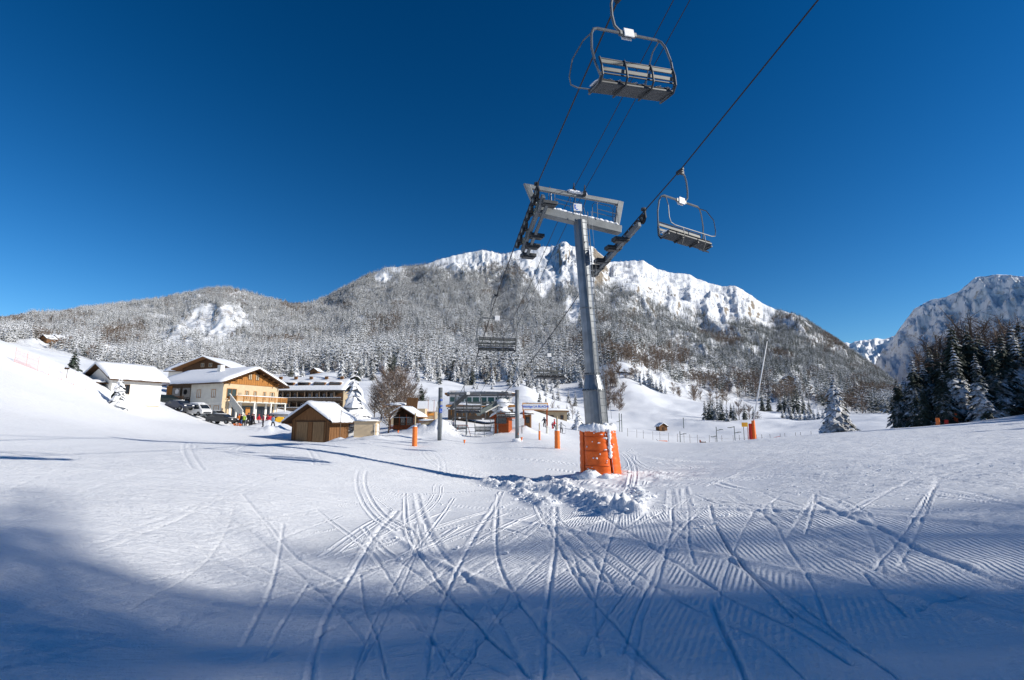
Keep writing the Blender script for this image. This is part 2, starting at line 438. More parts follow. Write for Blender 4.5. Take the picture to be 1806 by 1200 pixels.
# ================================================================ GROUND
TRACKS = [  # pixel polylines, groove width, depth, smear width
 ([(714,871),(717,927),(738,976),(770,1021),(805,1067),(847,1112),(896,1158),(938,1200)], .07,.05,.16),
 ([(885,867),(840,941),(808,1004),(784,1056),(763,1116),(752,1190),(745,1240)], .10,.05,.22),
 ([(878,874),(875,934),(878,986),(896,1032),(924,1077),(959,1119),(997,1165),(1030,1205)], .08,.05,.18),
 ([(980,895),(980,948),(976,990),(969,1039),(964,1095),(962,1158),(958,1220)], .10,.06,.22),
 ([(945,892),(966,930),(980,955),(1001,990),(1025,1032),(1060,1077),(1095,1116),(1130,1158),(1172,1200),(1200,1230)], .08,.05,.18),
 ([(952,843),(1015,881),(1071,916),(1113,941),(1172,979),(1235,1021),(1300,1060),(1400,1110),(1500,1170)], .09,.05,.2),
 ([(1253,888),(1256,916),(1274,948),(1300,986),(1350,1040),(1400,1090)], .06,.05,.14),
 ([(1207,860),(1214,902),(1214,948),(1225,997)], .08,.04,.3),
 ([(1183,864),(1186,913),(1176,962),(1162,1018),(1134,1095),(1120,1172),(1115,1220)], .09,.04,.34),
 ([(1242,885),(1172,902),(1102,937),(1050,965),(962,990),(880,1004)], .06,.03,.12),
 ([(1099,1049),(1067,1095),(1029,1158)], .05,.04,.1),
 ([(700,948),(805,944),(875,955)], .05,.03,.1),
 ([(735,871),(752,930),(780,976),(808,1007),(847,1046),(882,1095),(910,1147),(924,1200)], .12,.04,.3),
 ([(560,1120),(640,1090),(700,1070),(752,1032),(805,1011),(875,1004),(945,990)], .07,.04,.16),
 ([(997,1004),(1067,1025),(1137,1028),(1207,1039),(1300,1053),(1420,1080)], .12,.04,.35),
 ([(700,1074),(742,1109),(791,1144),(840,1172),(896,1200)], .08,.04,.2),
 ([(840,1123),(838,1158)], .05,.04,.1), ([(1260,1070),(1277,1116),(1300,1161),(1320,1210)], .1,.05,.2),
 ([(1292,874),(1353,912),(1384,955),(1407,993),(1438,1047),(1461,1104)], .07,.04,.3),
 ([(1252,889),(1261,920),(1284,966),(1315,1001),(1353,1047)], .06,.05,.12),
 ([(1440,885),(1476,905),(1545,928),(1622,970),(1698,1004),(1806,1035)], .16,.08,.4),
 ([(1223,874),(1315,905),(1430,947),(1507,966),(1556,974)], .06,.035,.14),
 ([(1334,866),(1411,893),(1480,909)], .06,.03,.12), ([(1257,1066),(1277,1116),(1300,1162),(1311,1200)], .08,.05,.2),
 ([(1380,1066),(1430,1104),(1507,1146),(1564,1181),(1583,1200)], .07,.04,.2), ([(1522,1016),(1549,1043),(1600,1090)], .05,.04,.1),
 ([(1622,1077),(1698,1054),(1806,1031)], .08,.04,.2),
 ([(426,873),(481,935),(543,997),(605,1028)], .11,.05,.24),
 ([(700,900),(659,947),(620,1013),(581,1078),(558,1148),(543,1215)], .12,.06,.28),
 ([(659,873),(700,904)], .05,.03,.1), ([(500,923),(488,997),(469,1059),(426,1144)], .1,.045,.2),
 ([(171,955),(240,931),(302,912)], .05,.03,.12), ([(543,1028),(504,1090),(465,1168)], .08,.04,.2),
 ([(636,1013),(643,1071),(667,1129),(682,1200)], .06,.04,.14), ([(632,885),(700,869)], .05,.03,.1),
 ([(1440,960),(1520,1000),(1640,1040),(1806,1090)], .08,.04,.22), ([(1100,880),(1180,930),(1290,990),(1400,1060),(1520,1150)], .07,.04,.16),
 ([(1150,900),(1060,960),(950,1040),(850,1130),(790,1200)], .06,.035,.14), ([(640,930),(720,1000),(820,1080),(900,1160)], .07,.035,.16),
 ([(1330,900),(1290,980),(1270,1060),(1290,1130)], .06,.03,.14), ([(1020,930),(1100,990),(1200,1060),(1340,1130),(1420,1200)], .07,.04,.18),
 ([(800,880),(740,960),(690,1040),(650,1120),(620,1200)], .06,.035,.12), ([(560,900),(640,960),(700,1040),(760,1120),(800,1200)], .07,.035,.16),
 ([(1700,850),(1600,870),(1500,880),(1380,870),(1260,850)], .1,.03,.3), ([(1806,900),(1700,905),(1560,900),(1450,890)], .1,.03,.3),
 ([(420,820),(520,860),(640,890),(760,900)], .07,.03,.16), ([(380,900),(470,960),(560,1040),(640,1130)], .07,.035,.16),
 ([(1140,850),(1110,880),(1080,940),(1060,1010),(1050,1080),(1060,1160)], .07,.035,.14),
]
BERMS = [([(862,852),(905,862),(950,866),(1000,872),(1045,888),(1080,902),(1112,906)], .42, .20),
         ([(955,846),(1000,860),(1045,876),(1090,890)], .25, .13),
         ([(870,848),(905,846),(925,852)], .5, .16), ([(1120,862),(1135,880),(1120,895),(1090,905)], .2, .08),
         ([(915,870),(935,880),(965,892)], .30, .14)]
rt = random.Random(5)
for i in range(64):   # fainter criss-crossing runs of other skiers, on the near slope
    x0, y0 = rt.uniform(-9, 12), rt.uniform(3.2, 11); a = rt.gauss(0.15, 0.55); L = rt.uniform(4, 14); cv_ = rt.gauss(0, 0.05)
    pl = []
    for k in range(9):
        pl.append((x0, y0)); a += cv_ * L / 8; x0 += math.sin(a) * L / 8; y0 += math.cos(a) * L / 8
    TRACKS.append((None, rt.uniform(.05, .08), rt.uniform(.02, .04), rt.uniform(.08, .2), pl))
    if i % 3: TRACKS.append((None, rt.uniform(.05, .08), rt.uniform(.02, .04), .1, [(a_ + .24, b_ + .05 * k_) for k_, (a_, b_) in enumerate(pl)]))
for i in range(26):   # long runs over the flat towards the valley station and the chalets
    x0, y0 = rt.uniform(-16, 12), rt.uniform(10, 30); a = rt.gauss(-0.6, 0.5); L = rt.uniform(10, 26); cv_ = rt.gauss(0, 0.04); pl = []
    for k in range(9):
        pl.append((x0, y0)); a += cv_ * L / 8; x0 += math.sin(a) * L / 8; y0 += math.cos(a) * L / 8
    TRACKS.append((None, .16, rt.uniform(.04, .08), .2, pl)); TRACKS.append((None, .16, rt.uniform(.04, .08), .2, [(a_ + .3, b_ + .1) for a_, b_ in pl]))
def arc_polyline(t):
    pl = t[4] if t[0] is None else [hit(*p) for p in t[0]]
    out = []
    for i in range(len(pl) - 1):     # Catmull-Rom through the points
        p0 = np.array(pl[max(i - 1, 0)]); p1 = np.array(pl[i]); p2 = np.array(pl[i + 1]); p3 = np.array(pl[min(i + 2, len(pl) - 1)])
        for s in np.linspace(0, 1, 5)[:-1]:
            out.append(0.5 * ((2 * p1) + (-p0 + p2) * s + (2 * p0 - 5 * p1 + 4 * p2 - p3) * s * s + (-p0 + 3 * p1 - 3 * p2 + p3) * s ** 3))
    out.append(np.array(pl[-1])); return np.array(out)
def seg_dist(X, Y, pl, reach):
    """distance of each point to a polyline, only where it is under `reach`"""
    D = np.full(len(X), 1e9)
    lo = pl.min(0) - reach; hi = pl.max(0) + reach
    near = np.where((X > lo[0]) & (X < hi[0]) & (Y > lo[1]) & (Y < hi[1]))[0]
    if not len(near): return D
    x = X[near]; y = Y[near]; d = D[near]
    for a, b in zip(pl[:-1], pl[1:]):
        m = (x > min(a[0], b[0]) - reach) & (x < max(a[0], b[0]) + reach) & (y > min(a[1], b[1]) - reach) & (y < max(a[1], b[1]) + reach)
        if not m.any(): continue
        ab = b - a; L2 = max(ab @ ab, 1e-9)
        t = np.clip(((x[m] - a[0]) * ab[0] + (y[m] - a[1]) * ab[1]) / L2, 0, 1)
        d[m] = np.minimum(d[m], np.hypot(x[m] - a[0] - t * ab[0], y[m] - a[1] - t * ab[1]))
    D[near] = d; return D

az = np.concatenate([np.arange(-180, -58, 3.0), np.arange(-58, 58, 0.125), np.arange(58, 180.1, 3.0)])
rr = np.concatenate([[0.02, 0.5, 1.0, 1.6, 2.2], 2.6 * np.exp(np.arange(0, math.log(40 / 2.6), 0.0062)), 40 * np.exp(np.arange(0.008, math.log(352 / 40), 0.012))])
AZ, RR = np.meshgrid(np.radians(az), rr)
GX = (np.sin(AZ) * RR).ravel(); GY = (np.cos(AZ) * RR).ravel()
GZ = gbase(GX, GY)
rad = np.hypot(GX, GY)
# natural undulation
GZ += 0.05 * fbm(GX * 0.35, GY * 0.35, 3, 1) * np.clip(rad / 10, 0.2, 1) + np.clip((rad - 90) / 100, 0, 1) * 1.5 * fbm(GX * 0.06, GY * 0.06, 3, 7) + np.clip((rad - 30) / 200, 0, 1) * 1.6 * fbm(GX * 0.02, GY * 0.02, 4, 2)
rough = np.clip(0.25 + 1.1 * fbm(GX * 0.18, GY * 0.18, 3, 5), 0, 1)
chop = np.clip((GX - 0.25 * GY - 3.5) / 3.0, 0, 1) * np.clip((GY - 7) / 4, 0, 1)      # choppy, skied-out snow to the right
rough = np.clip(rough + chop, 0, 1)
GZ += 0.045 * (fbm(GX * 1.5, GY * 2.6, 4, 8)) * np.clip(rough, 0, 1) * np.clip((60 - rad) / 20, 0, 1)
rough = np.clip(rough + np.clip((-3 - GX) / 6, 0, .45), 0, 1)
cord = np.clip(1.35 - 1.2 * rough + 0.7 * vnoise(GX * 0.5, GY * 0.5, 9), 0, 1)
cord *= np.clip((17 - rad) / 6, 0, 1) * np.clip((GX + 4.4 + 0.1 * GY) / 1.5, 0, 1)
groove = np.zeros(len(GX))
for t in TRACKS:
    pl = arc_polyline(t); w, dep, sm = max(.028, t[1] * .46), t[2] * .72, t[3] * .42
    D = seg_dist(GX, GY, pl, sm * 2.2)
    m = D < sm * 2.2
    if not m.any(): continue
    d = D[m]; wob = 1 + 0.5 * vnoise(GX[m] * 3, GY[m] * 3, 4)
    dep = dep * 0.42; prof = -dep * np.exp(-(d / (w * 0.5)) ** 2) + dep * 0.35 * np.exp(-((d - w) / (w * 0.4)) ** 2)
    GZ[m] += prof * wob - 0.004 * np.exp(-(d / sm) ** 4)
    cord[m] *= 1 - np.exp(-(d / (sm * 0.8)) ** 4)
    rough[m] = np.maximum(rough[m], 0.55 * np.exp(-((d - sm) / (sm * 0.5)) ** 2) * wob)
for pp, w, hgt in BERMS:
    pl = arc_polyline((pp, 0, 0, 0)); D = seg_dist(GX, GY, pl, w * 3)
    m = D < w * 3; d = D[m]
    lump = 1 + 1.5 * fbm(GX[m] * 3.2, GY[m] * 3.2, 4, 21)
    GZ[m] += hgt * np.exp(-(d / w) ** 2) * lump; cord[m] *= 1 - np.exp(-(d / (w * 1.6)) ** 4); rough[m] = np.maximum(rough[m], np.exp(-(d / (w * 1.6)) ** 2))
dT = np.hypot(GX - TX, GY - TY + 1.2)
churn = np.exp(-((dT - 2.0) / 1.7) ** 2) * (GY < TY + 0.6)
GZ += 0.15 * churn * np.clip(fbm(GX * 1.9, GY * 1.9, 4, 31), -0.3, 1)
# groomer passes: each pass has its own heading
ph = np.zeros(len(GX))
def heading(deg): a = math.radians(deg); return GX * math.cos(a) - GY * math.sin(a)
band = (GX * 0.9 + GY * 0.35 + 0.5 * vnoise(GX * 0.2, GY * 0.2, 3))
h1 = heading(82); h2 = heading(28); h3 = heading(12); h4 = heading(-8)
ph = np.where(band < 1.9, h1, np.where(band < 4.4, h2, np.where(band < 7.4, h3, h4))) / 0.058
edge = np.minimum.reduce([np.abs(band - 1.9), np.abs(band - 4.4), np.abs(band - 7.4)])
cord *= np.clip(edge / 0.22 - 0.3, 0, 1)
GZ += 0.03 * np.exp(-(edge / 0.07) ** 2) * np.clip((16 - rad) / 6, 0, 1)
# snow heaps behind, by the cabins and the station
for px, Y, w, h in [(485, 64, 2.2, .9), (640, 49.5, 2.2, .45), (668, 47, 1.2, .3), (745, 60, 2.0, 1.0), (770, 58, 2.2, 1.1), (790, 58, 1.4, .6), (600, 54, 1.0, .5),
                    (1500, 56, 1.6, .35), (1340, 44, 1.4, .16), (905, 62, 2.0, .5), (930, 60, 1.5, .5), (690, 52, 1.6, .25), (715, 50, 1.8, .3), (860, 58, 2.4, .25), (477, 75, 2.5, 1.1), (520, 62, 1.5, .5)]:
    x = (px - 903) / 911 * Y; d = np.hypot(GX - x, GY - Y)
    GZ += h * np.exp(-(d / w) ** 2) * (1 + 0.7 * fbm(GX * 1.1, GY * 1.1, 3, int(px) % 50))
ground = np_mesh('snow_ground', np.stack([GX, GY, GZ], 1), grid_quads(len(rr), len(az)), M['ground'], True,
                 {'cord': cord, 'phase': ph, 'rough': rough})
tag(ground, label='groomed snow slope with ski tracks', kind='structure')

# loose clods of ploughed snow along the berms
cl = MB(); rc = random.Random(3)
for pp, w, hgt in BERMS:
    pl = arc_polyline((pp, 0, 0, 0))
    for i in range(80):
        k = rc.randrange(len(pl) - 1); s = rc.random(); p = pl[k] * (1 - s) + pl[k + 1] * s
        x = p[0] + rc.gauss(0, w * 0.9); y = p[1] + rc.gauss(0, w * 0.9); r_ = abs(rc.gauss(0, .035)) + .018
        d0 = seg_dist(np.array([x]), np.array([y]), pl, w * 3)[0]
        cl.blob((x, y, gz(x, y) + (hgt * 0.9 * math.exp(-(d0 / w) ** 2) if d0 < w * 3 else 0) + r_ * .1), (r_ * 1.2, r_, r_ * .8), seed=i, nu=6, nv=4, rough=.3)
for i in range(260):
    x = rc.uniform(-2.5, 12); y = rc.uniform(8, 20); r_ = abs(rc.gauss(0, .016)) + .008
    cl.blob((x, y, gz(x, y) + r_ * .3), (r_ * 1.3, r_, r_ * .8), seed=i, nu=5, nv=3, rough=.3)
cl.build('snow_clods', M['snow'], smooth=False, label='loose clods of ploughed snow around the pylon', kind='stuff')

# ================================================================ MOUNTAINS
def ridge_fn(pts):
    a = np.array([aztan(px, py) + (D,) for px, py, D in pts])
    i = np.argsort(a[:, 0]); a = a[i]
    return lambda q: (np.interp(q, a[:, 0], a[:, 1]), np.interp(q, a[:, 0], a[:, 2]))
RMAIN = ridge_fn([(-900, 600, 1000), (-400, 590, 1100), (-120, 580, 1150), (0, 572, 1200), (70, 560, 1250), (150, 545, 1300), (250, 533, 1350), (320, 522, 1400), (360, 511, 1400), (395, 508, 1400), (430, 514, 1450),
   (480, 529, 1500), (520, 539, 1550), (545, 536, 1700), (575, 526, 1800), (610, 507, 1850), (640, 490, 1900), (680, 472, 2000), (720, 470, 2000), (745, 469, 2000), (775, 458, 2050), (800, 451, 2100), (830, 445, 2150), (852, 441, 2150), (872, 445, 2150), (885, 449, 2150),
   (900, 445, 2150), (925, 440, 2200), (960, 435, 2200), (980, 434, 2250), (990, 427, 2200), (998, 426, 2200), (1006, 434, 2200), (1045, 435, 2300), (1075, 462, 2500), (1100, 461, 2600), (1135, 460, 2600), (1160, 475, 2600), (1180, 481, 2600), (1215, 484, 2600),
   (1235, 494, 2550), (1255, 501, 2500), (1275, 505, 2500), (1300, 505, 2450), (1320, 518, 2400), (1345, 535, 2350), (1365, 545, 2300), (1395, 552, 2150), (1420, 563, 2100), (1455, 588, 2000), (1490, 612, 1900), (1530, 640, 1800), (1560, 664, 1700), (1590, 690, 1500), (1640, 715, 1200), (1800, 730, 1000), (2200, 735, 1000)])
RF = 335.0
azm = np.radians(np.concatenate([np.arange(-62, -50, .6), np.arange(-50, 46, .13), np.arange(46, 60, .6)]))
tm = np.concatenate([np.linspace(-0.02, 1.0, 330), 1 + np.linspace(0.01, 0.25, 12)])
footx, footy = np.sin(azm) * RF, np.cos(azm) * RF
foot_t = (gbase(footx, footy) + 1.6 * fbm(footx * 0.02, footy * 0.02, 4, 2) - EYE) / RF
azf_sorted = azm
def mount(a, t, detail=True):
    """height (world z), distance of the mountainside at bearing a (rad) and t 0..1 foot to ridge"""
    te_r, D = RMAIN(a); te_f = np.interp(a, azf_sorted, foot_t)
    r = RF * np.exp(np.clip(t, -0.05, 2) * np.log(D / RF))
    g = np.clip(t, 0, 1)
    te = te_f + (te_r - te_f) * (0.22 * g ** 2 + 0.78 * g) - np.clip(t - 1, 0, 1) * 0.55
    te = np.where(t < 0, te_f, te)
    x = np.sin(a) * r; y = np.cos(a) * r
    bell = np.clip(g * 5, 0, 1) * np.clip((1.0 - g) * 9, 0, 1) ** 0.8
    wrp = 0.35 * fbm(x * 0.0022, y * 0.0022, 3, 19)
    gul = ridged(a * 15 + 2.2 * g + wrp, g * 3.6 - a * 6 + wrp, 4, 13) - 0.25
    z = te * r + bell * r * (0.016 * gul + 0.012 * fbm(x * 0.006, y * 0.006, 4, 17))
    if detail:
        z = z + bell * 5.0 * fbm(x * 0.03, y * 0.03, 4, 23) + np.clip(g * 4 - 3, 0, 1) * (np.clip(1.02 - t, 0, 1) < 0.9) * r * 0.0022 * fbm(a * 220, g * 8, 3, 29)
        crag = np.exp(-((a - aztan(992, 430)[0]) / R(1.3)) ** 2) + 0.7 * np.exp(-((a - aztan(850, 450)[0]) / R(2.2)) ** 2) + 0.5 * np.exp(-((a - aztan(1300, 520)[0]) / R(3.2)) ** 2)
        z = z + crag * np.clip(g * 5 - 3.8, 0, 1) * bell * r * 0.018 * ridged(a * 120, g * 26, 4, 31)
    return x, y, z + EYE
# ---- where woods stand and where the snow is bare, in view coordinates of the slope
def interp_poly(x, pts): p = np.array(pts, float); return np.interp(x, p[:, 0], p[:, 1])
TREELINE = [(-900, 0), (600, 0), (660, 480), (745, 463), (800, 463), (830, 470), (870, 467), (910, 462), (940, 500), (960, 530), (975, 500), (990, 505), (1010, 500), (1030, 530), (1060, 500), (1080, 500), (1110, 512), (1150, 530), (1180, 545), (1195, 560), (1210, 535), (1240, 550), (1275, 575), (1290, 562), (1320, 565), (1350, 570), (1370, 550), (1420, 562), (1800, 560)]
BARE = [(382, 568, 52, 27, .93), (330, 592, 60, 24, .85), (290, 560, 30, 8, .5), (300, 612, 40, 14, .7), (395, 605, 45, 20, .75), (410, 545, 22, 12, .7), (350, 548, 26, 10, .6), (200, 583, 12, 5, .9), (195, 620, 22, 10, .9), (75, 606, 45, 9, 1.0), (100, 600, 30, 10, .9), (40, 600, 20, 4, .5),
        (675, 490, 16, 10, .95), (640, 512, 14, 6, .6), (585, 540, 20, 7, .6), (635, 562, 9, 5, .9), (600, 575, 30, 9, .5), (545, 600, 30, 12, .5), (510, 592, 14, 6, .8), (535, 618, 18, 8, .5), (1012, 548, 17, 24, .97), (1005, 568, 10, 12, .9), (1140, 540, 8, 5, .7), (1270, 580, 15, 6, .95), (1358, 576, 12, 6, .9), (1392, 572, 10, 7, .9),
        (1440, 600, 14, 10, .5), (1475, 616, 6, 3, 1.), (770, 470, 25, 10, .6), (820, 470, 30, 12, .6), (575, 600, 12, 5, .6), (450, 560, 30, 12, .4), (1250, 655, 10, 3, .6), (1395, 668, 22, 7, .8), (1440, 690, 22, 10, .8), (560, 663, 60, 9, 1.0), (620, 668, 30, 7, .9)]
FLOOR = [(-900, 640), (0, 605), (60, 607), (110, 620), (180, 640), (260, 652), (330, 655), (420, 662), (500, 660), (560, 655), (620, 662), (660, 668), (720, 662), (760, 668), (830, 668), (900, 668), (940, 676), (975, 684), (1030, 692), (1060, 655), (1100, 641), (1150, 655), (1200, 678), (1250, 690), (1320, 706), (1380, 715), (1420, 705), (1470, 725), (1560, 735), (2500, 735)]
def wooded(x, y, z, rnd):
    px, py = project(x, y, z)
    k = np.ones(len(px))
    tl = interp_poly(px, TREELINE) + 10 * vnoise(px * 0.06, py * 0.06, 41)
    k *= np.clip((py - tl) / 14 + 0.25, 0.07, 1)
    k *= py < interp_poly(px, FLOOR) + 3 * vnoise(px * 0.1, py * 0.1, 43)
    for cx, cy, w, h, s in BARE:
        q = ((px - cx) / w) ** 2 + ((py - cy) / h) ** 2 + 0.9 * vnoise(px * 0.12, py * 0.16, 47)
        k = np.where(q < 1, k * (1 - s), k)
    k *= np.clip(0.93 + 0.9 * fbm(px * 0.035, py * 0.07, 3, 53), 0.25, 1)
    return rnd < k, px, py

MA, MT = np.meshgrid(azm, tm)
mx_, my_, mz_ = mount(MA.ravel(), MT.ravel())
_, ppx, ppy = wooded(mx_, my_, mz_, np.zeros(len(mx_)))
wood_a = ((ppy > interp_poly(ppx, TREELINE)) & (ppy < interp_poly(ppx, FLOOR))).astype(float)
mz_ = mz_ - (MT.ravel() < 0) * 3.0
mo = np_mesh('mountain_slope', np.stack([mx_, my_, mz_], 1), grid_quads(len(tm), len(azm)), M['mount'], True, {'wood': wood_a})
tag(mo, label='wooded snowy mountain with bare white summit ridge', kind='structure')

def cliff_mesh(name, label, ridge, a0, a1, na, near, g_pow, te_base, amp, seed, mat, jag):
    rf = ridge_fn(ridge); a = np.linspace(a0, a1, na); t = np.concatenate([np.linspace(0, 1, 150), 1 + np.linspace(.01, .2, 6)])
    Am, Tm = np.meshgrid(a, t); te_r, D = rf(Am); r = D * (near + (1 - near) * Tm)
    te = te_base + (te_r - te_base) * np.clip(Tm, 0, 1) ** g_pow - np.clip(Tm - 1, 0, 1) * 0.8
    x = np.sin(Am) * r; y = np.cos(Am) * r; bell = np.clip(Tm * 5, 0, 1) * np.clip((1 - Tm) * 8, 0, 1)
    z = te * r + bell * r * amp * (ridged(Am * 44 + Tm * 2.6 + .5 * fbm(Am * 30, Tm * 4, 3, seed + 9), Tm * 7 - Am * 40, 7, seed) - 0.3) + r * jag * fbm(Am * 260, Tm * 2, 3, seed + 5) * np.clip(Tm * 3 - 2, 0, 1)
    o = np_mesh(name, np.stack([x.ravel(), y.ravel(), z.ravel() + EYE], 1), grid_quads(len(t), na), mat)
    return tag(o, label=label, kind='structure')
cliff_mesh('mountain_cliff', 'steep shaded mountain wall on the right with sunlit crest',
   [(1530, 668, 3300), (1545, 650, 3250), (1560, 620, 3200), (1575, 597, 3150), (1592, 572, 3100), (1612, 545, 3050), (1640, 530, 3000), (1665, 525, 2900), (1690, 515, 2800), (1720, 490, 2700), (1760, 484, 2600), (1806, 488, 2500), (1900, 470, 2300), (2300, 440, 2000), (2900, 430, 1800)],
   R(34.2), R(66), 330, 0.72, 0.8, 0.012, 0.034, 61, M['cliff'], 0.0012)
cliff_mesh('far_peaks', 'distant sunlit snowy peaks seen through the valley gap',
   [(1440, 615, 7000), (1478, 603, 7000), (1500, 605, 7000), (1512, 601, 7000), (1530, 600, 7000), (1545, 597, 7000), (1558, 598, 7000), (1570, 594, 7000), (1600, 590, 7000), (1700, 600, 7000)],
   R(29), R(40), 150, 0.6, 1.0, 0.02, 0.022, 71, M['cliff'], 0.0025)

# ================================================================ TREES
HILL_D = 0.014
AIRY = []
def spruce_blades(mb, h, rad, tiers, per, rr_, seg=2, droop=0.55, base=0.06, mi=0, fat=1.0, sprigs=False):
    """drooping boughs: each a ridge-shaped blade of its own, narrow, bent and ragged"""
    for i in range(tiers):
        f = i / max(tiers - 1, 1)
        z0 = h * (base + (0.97 - base) * f ** 0.92)
        R_ = rad * (1 - f) ** 0.8 * rr_.uniform(.82, 1.12) + 0.03 * h * (1 - f) + 0.012 * h
        n = max(3, int(per * (1 - 0.55 * f) + rr_.random()))
        a0 = rr_.uniform(0, 6.28)
        for k in range(n):
            if rr_.random() < 0.06: continue
            a = a0 + 6.283 * k / n + rr_.uniform(-.3, .3); L = R_ * rr_.uniform(.62, 1.2)
            w = min(L * 0.42, 6.283 * R_ / n * 0.62) * fat * rr_.uniform(.7, 1.25)
            dr = droop * rr_.uniform(.6, 1.35); lift = rr_.uniform(0.0, .22)
            ca, sa = math.cos(a), math.sin(a); vs = []
            for s in range(seg + 1):
                q = s / seg; rx = L * q; zz = z0 + L * (lift * math.sin(q * 2.2) - dr * q * q)
                ww = w * (0.35 + 1.1 * q) * (1 - q) ** 0.45 if s < seg else w * 0.06
                ww *= rr_.uniform(.75, 1.25); hang = ww * rr_.uniform(.5, .95)
                vs += [(ca * rx - sa * ww, sa * rx + ca * ww, zz - hang), (ca * rx, sa * rx, zz), (ca * rx + sa * ww, sa * rx - ca * ww, zz - hang)]
            fs = []
            for s in range(seg):
                o = s * 3; fs += [(o, o + 3, o + 4, o + 1), (o + 1, o + 4, o + 5, o + 2)]
            mb.add(vs, fs, mi)
            if sprigs:
                for s in range(3):
                    q = rr_.uniform(.35, .95); rx = L * q; zz = z0 + L * (lift * math.sin(q * 2.2) - dr * q * q); sd = rr_.choice((-1, 1)); sl = L * rr_.uniform(.18, .34)
                    b = Vector((ca * rx, sa * rx, zz)); e = b + Vector((-sa * sd * sl + ca * sl * .5, ca * sd * sl + sa * sl * .5, -sl * rr_.uniform(.3, .8))); pw = sl * .22
                    mb.add([b + Vector((0, 0, pw * .4)), e, b + Vector((ca * pw * 2, sa * pw * 2, -pw)), b + Vector((-ca * pw * 2, -sa * pw * 2, -pw))], [(0, 1, 2), (0, 3, 1)], mi)
def bare_blades(mb, h, w, n, rr_, mi=0, thin=0.02, trunk=True):
    """leafless crown: trunk, limbs and a haze of separate twigs"""
    if trunk:
        mb.tube([(0, 0, -.3), (rr_.uniform(-.02, .02) * h, 0, h * .5), (rr_.uniform(-.03, .03) * h, 0, h * .97)], [h * .022, h * .014, h * .003], 5, mi)
    limbs = []
    for i in range(max(6, n // 16)):
        z0 = h * rr_.uniform(.12, .8); a = rr_.uniform(0, 6.28); L = w * rr_.uniform(.5, 1.0) * (1.1 - z0 / h * .6)
        e = Vector((math.cos(a) * L, math.sin(a) * L, z0 + L * rr_.uniform(.5, 1.5))); b = Vector((0, 0, z0)); e.z = min(e.z, h)
        mb.tube([b, (b + e) / 2 + Vector((0, 0, -.04 * h)), e], [h * .009, h * .006, h * .003], 3, mi, cap=False); limbs.append((b, e))
    for i in range(n):
        b, e = rr_.choice(limbs); q = rr_.uniform(.25, 1.05); p = b.lerp(e, q)
        d = Vector((rr_.gauss(0, 1), rr_.gauss(0, 1), rr_.uniform(-.1, 1.6))).normalized(); l = h * rr_.uniform(.06, .17); s = d.cross(Vector((rr_.gauss(0, 1), rr_.gauss(0, 1), rr_.gauss(0, 1)))).normalized() * h * thin * rr_.uniform(.3, .7)
        mb.add([p - s, p + s, p + d * l], [(0, 1, 2)], mi)
        if rr_.random() < .5:
            p2 = p + d * l * .5; d2 = (d + Vector((rr_.gauss(0, .7), rr_.gauss(0, .7), rr_.gauss(0, .4)))).normalized()
            mb.add([p2 - s * .7, p2 + s * .7, p2 + d2 * l * .7], [(0, 1, 2)], mi)
def mesh_spruce_far(seed, mat):
    q = random.Random(seed); mb = MB(); spruce_blades(mb, 1.0, q.uniform(.13, .18), 9, 6, q, seg=1, droop=.7, fat=1.25); return mb.mesh('spruce_far', mat)
def mesh_spruce_mid(seed, mat):
    q = random.Random(seed); mb = MB(); spruce_blades(mb, 1.0, q.uniform(.16, .22), 17, 10, q, seg=2, droop=.62); mb.tube([(0, 0, -.05), (0, 0, .97)], [.014, .003], 5, 1); return mb.mesh('spruce', [mat, M['bark']])
def mesh_bare_far(seed, mat):
    q = random.Random(seed); mb = MB(); bare_blades(mb, 1.0, .38, 90, q, thin=.03); return mb.mesh('bare_tree', mat)
PROTO = []
def proto(me):
    o = bpy.data.objects.new('forest_source', me); PROTO.append(o); return o
for s in range(5): proto(mesh_spruce_far(100 + s, M['spruce_far']))
for s in range(4): proto(mesh_spruce_far(120 + s, M['spruce_far_dark']))
for s in range(3): proto(mesh_bare_far(140 + s, M['twig_frost']))
for s in range(3): proto(mesh_bare_far(160 + s, M['twig']))
MID = [mesh_spruce_mid(200 + s, M['spruce_far']) for s in range(6)]
MIDD = [mesh_spruce_mid(220 + s, M['spruce_far_dark']) for s in range(4)]
def mesh_bare_mid(seed, mat):
    q = random.Random(seed); mb = MB(); bare_blades(mb, 1.0, .36, 420, q, thin=.011); return mb.mesh('bare_tree', mat)
BAREM = [mesh_bare_mid(240 + s, M['twig']) for s in range(3)]
BAREF = [mesh_bare_mid(250 + s, M['twig_frost']) for s in range(3)]

for s in range(3):  # thin-twigged trees for the added wood, letting part of the sun through
    q = random.Random(280 + s); mb = MB(); bare_blades(mb, 1.0, .34, 300, q, thin=.0042, trunk=False); mb.tube([(0, 0, -.03), (.01, 0, .5), (0, 0, .95)], [.008, .005, .001], 5); AIRY.append(mb.mesh('bare_tree', M['twig']))

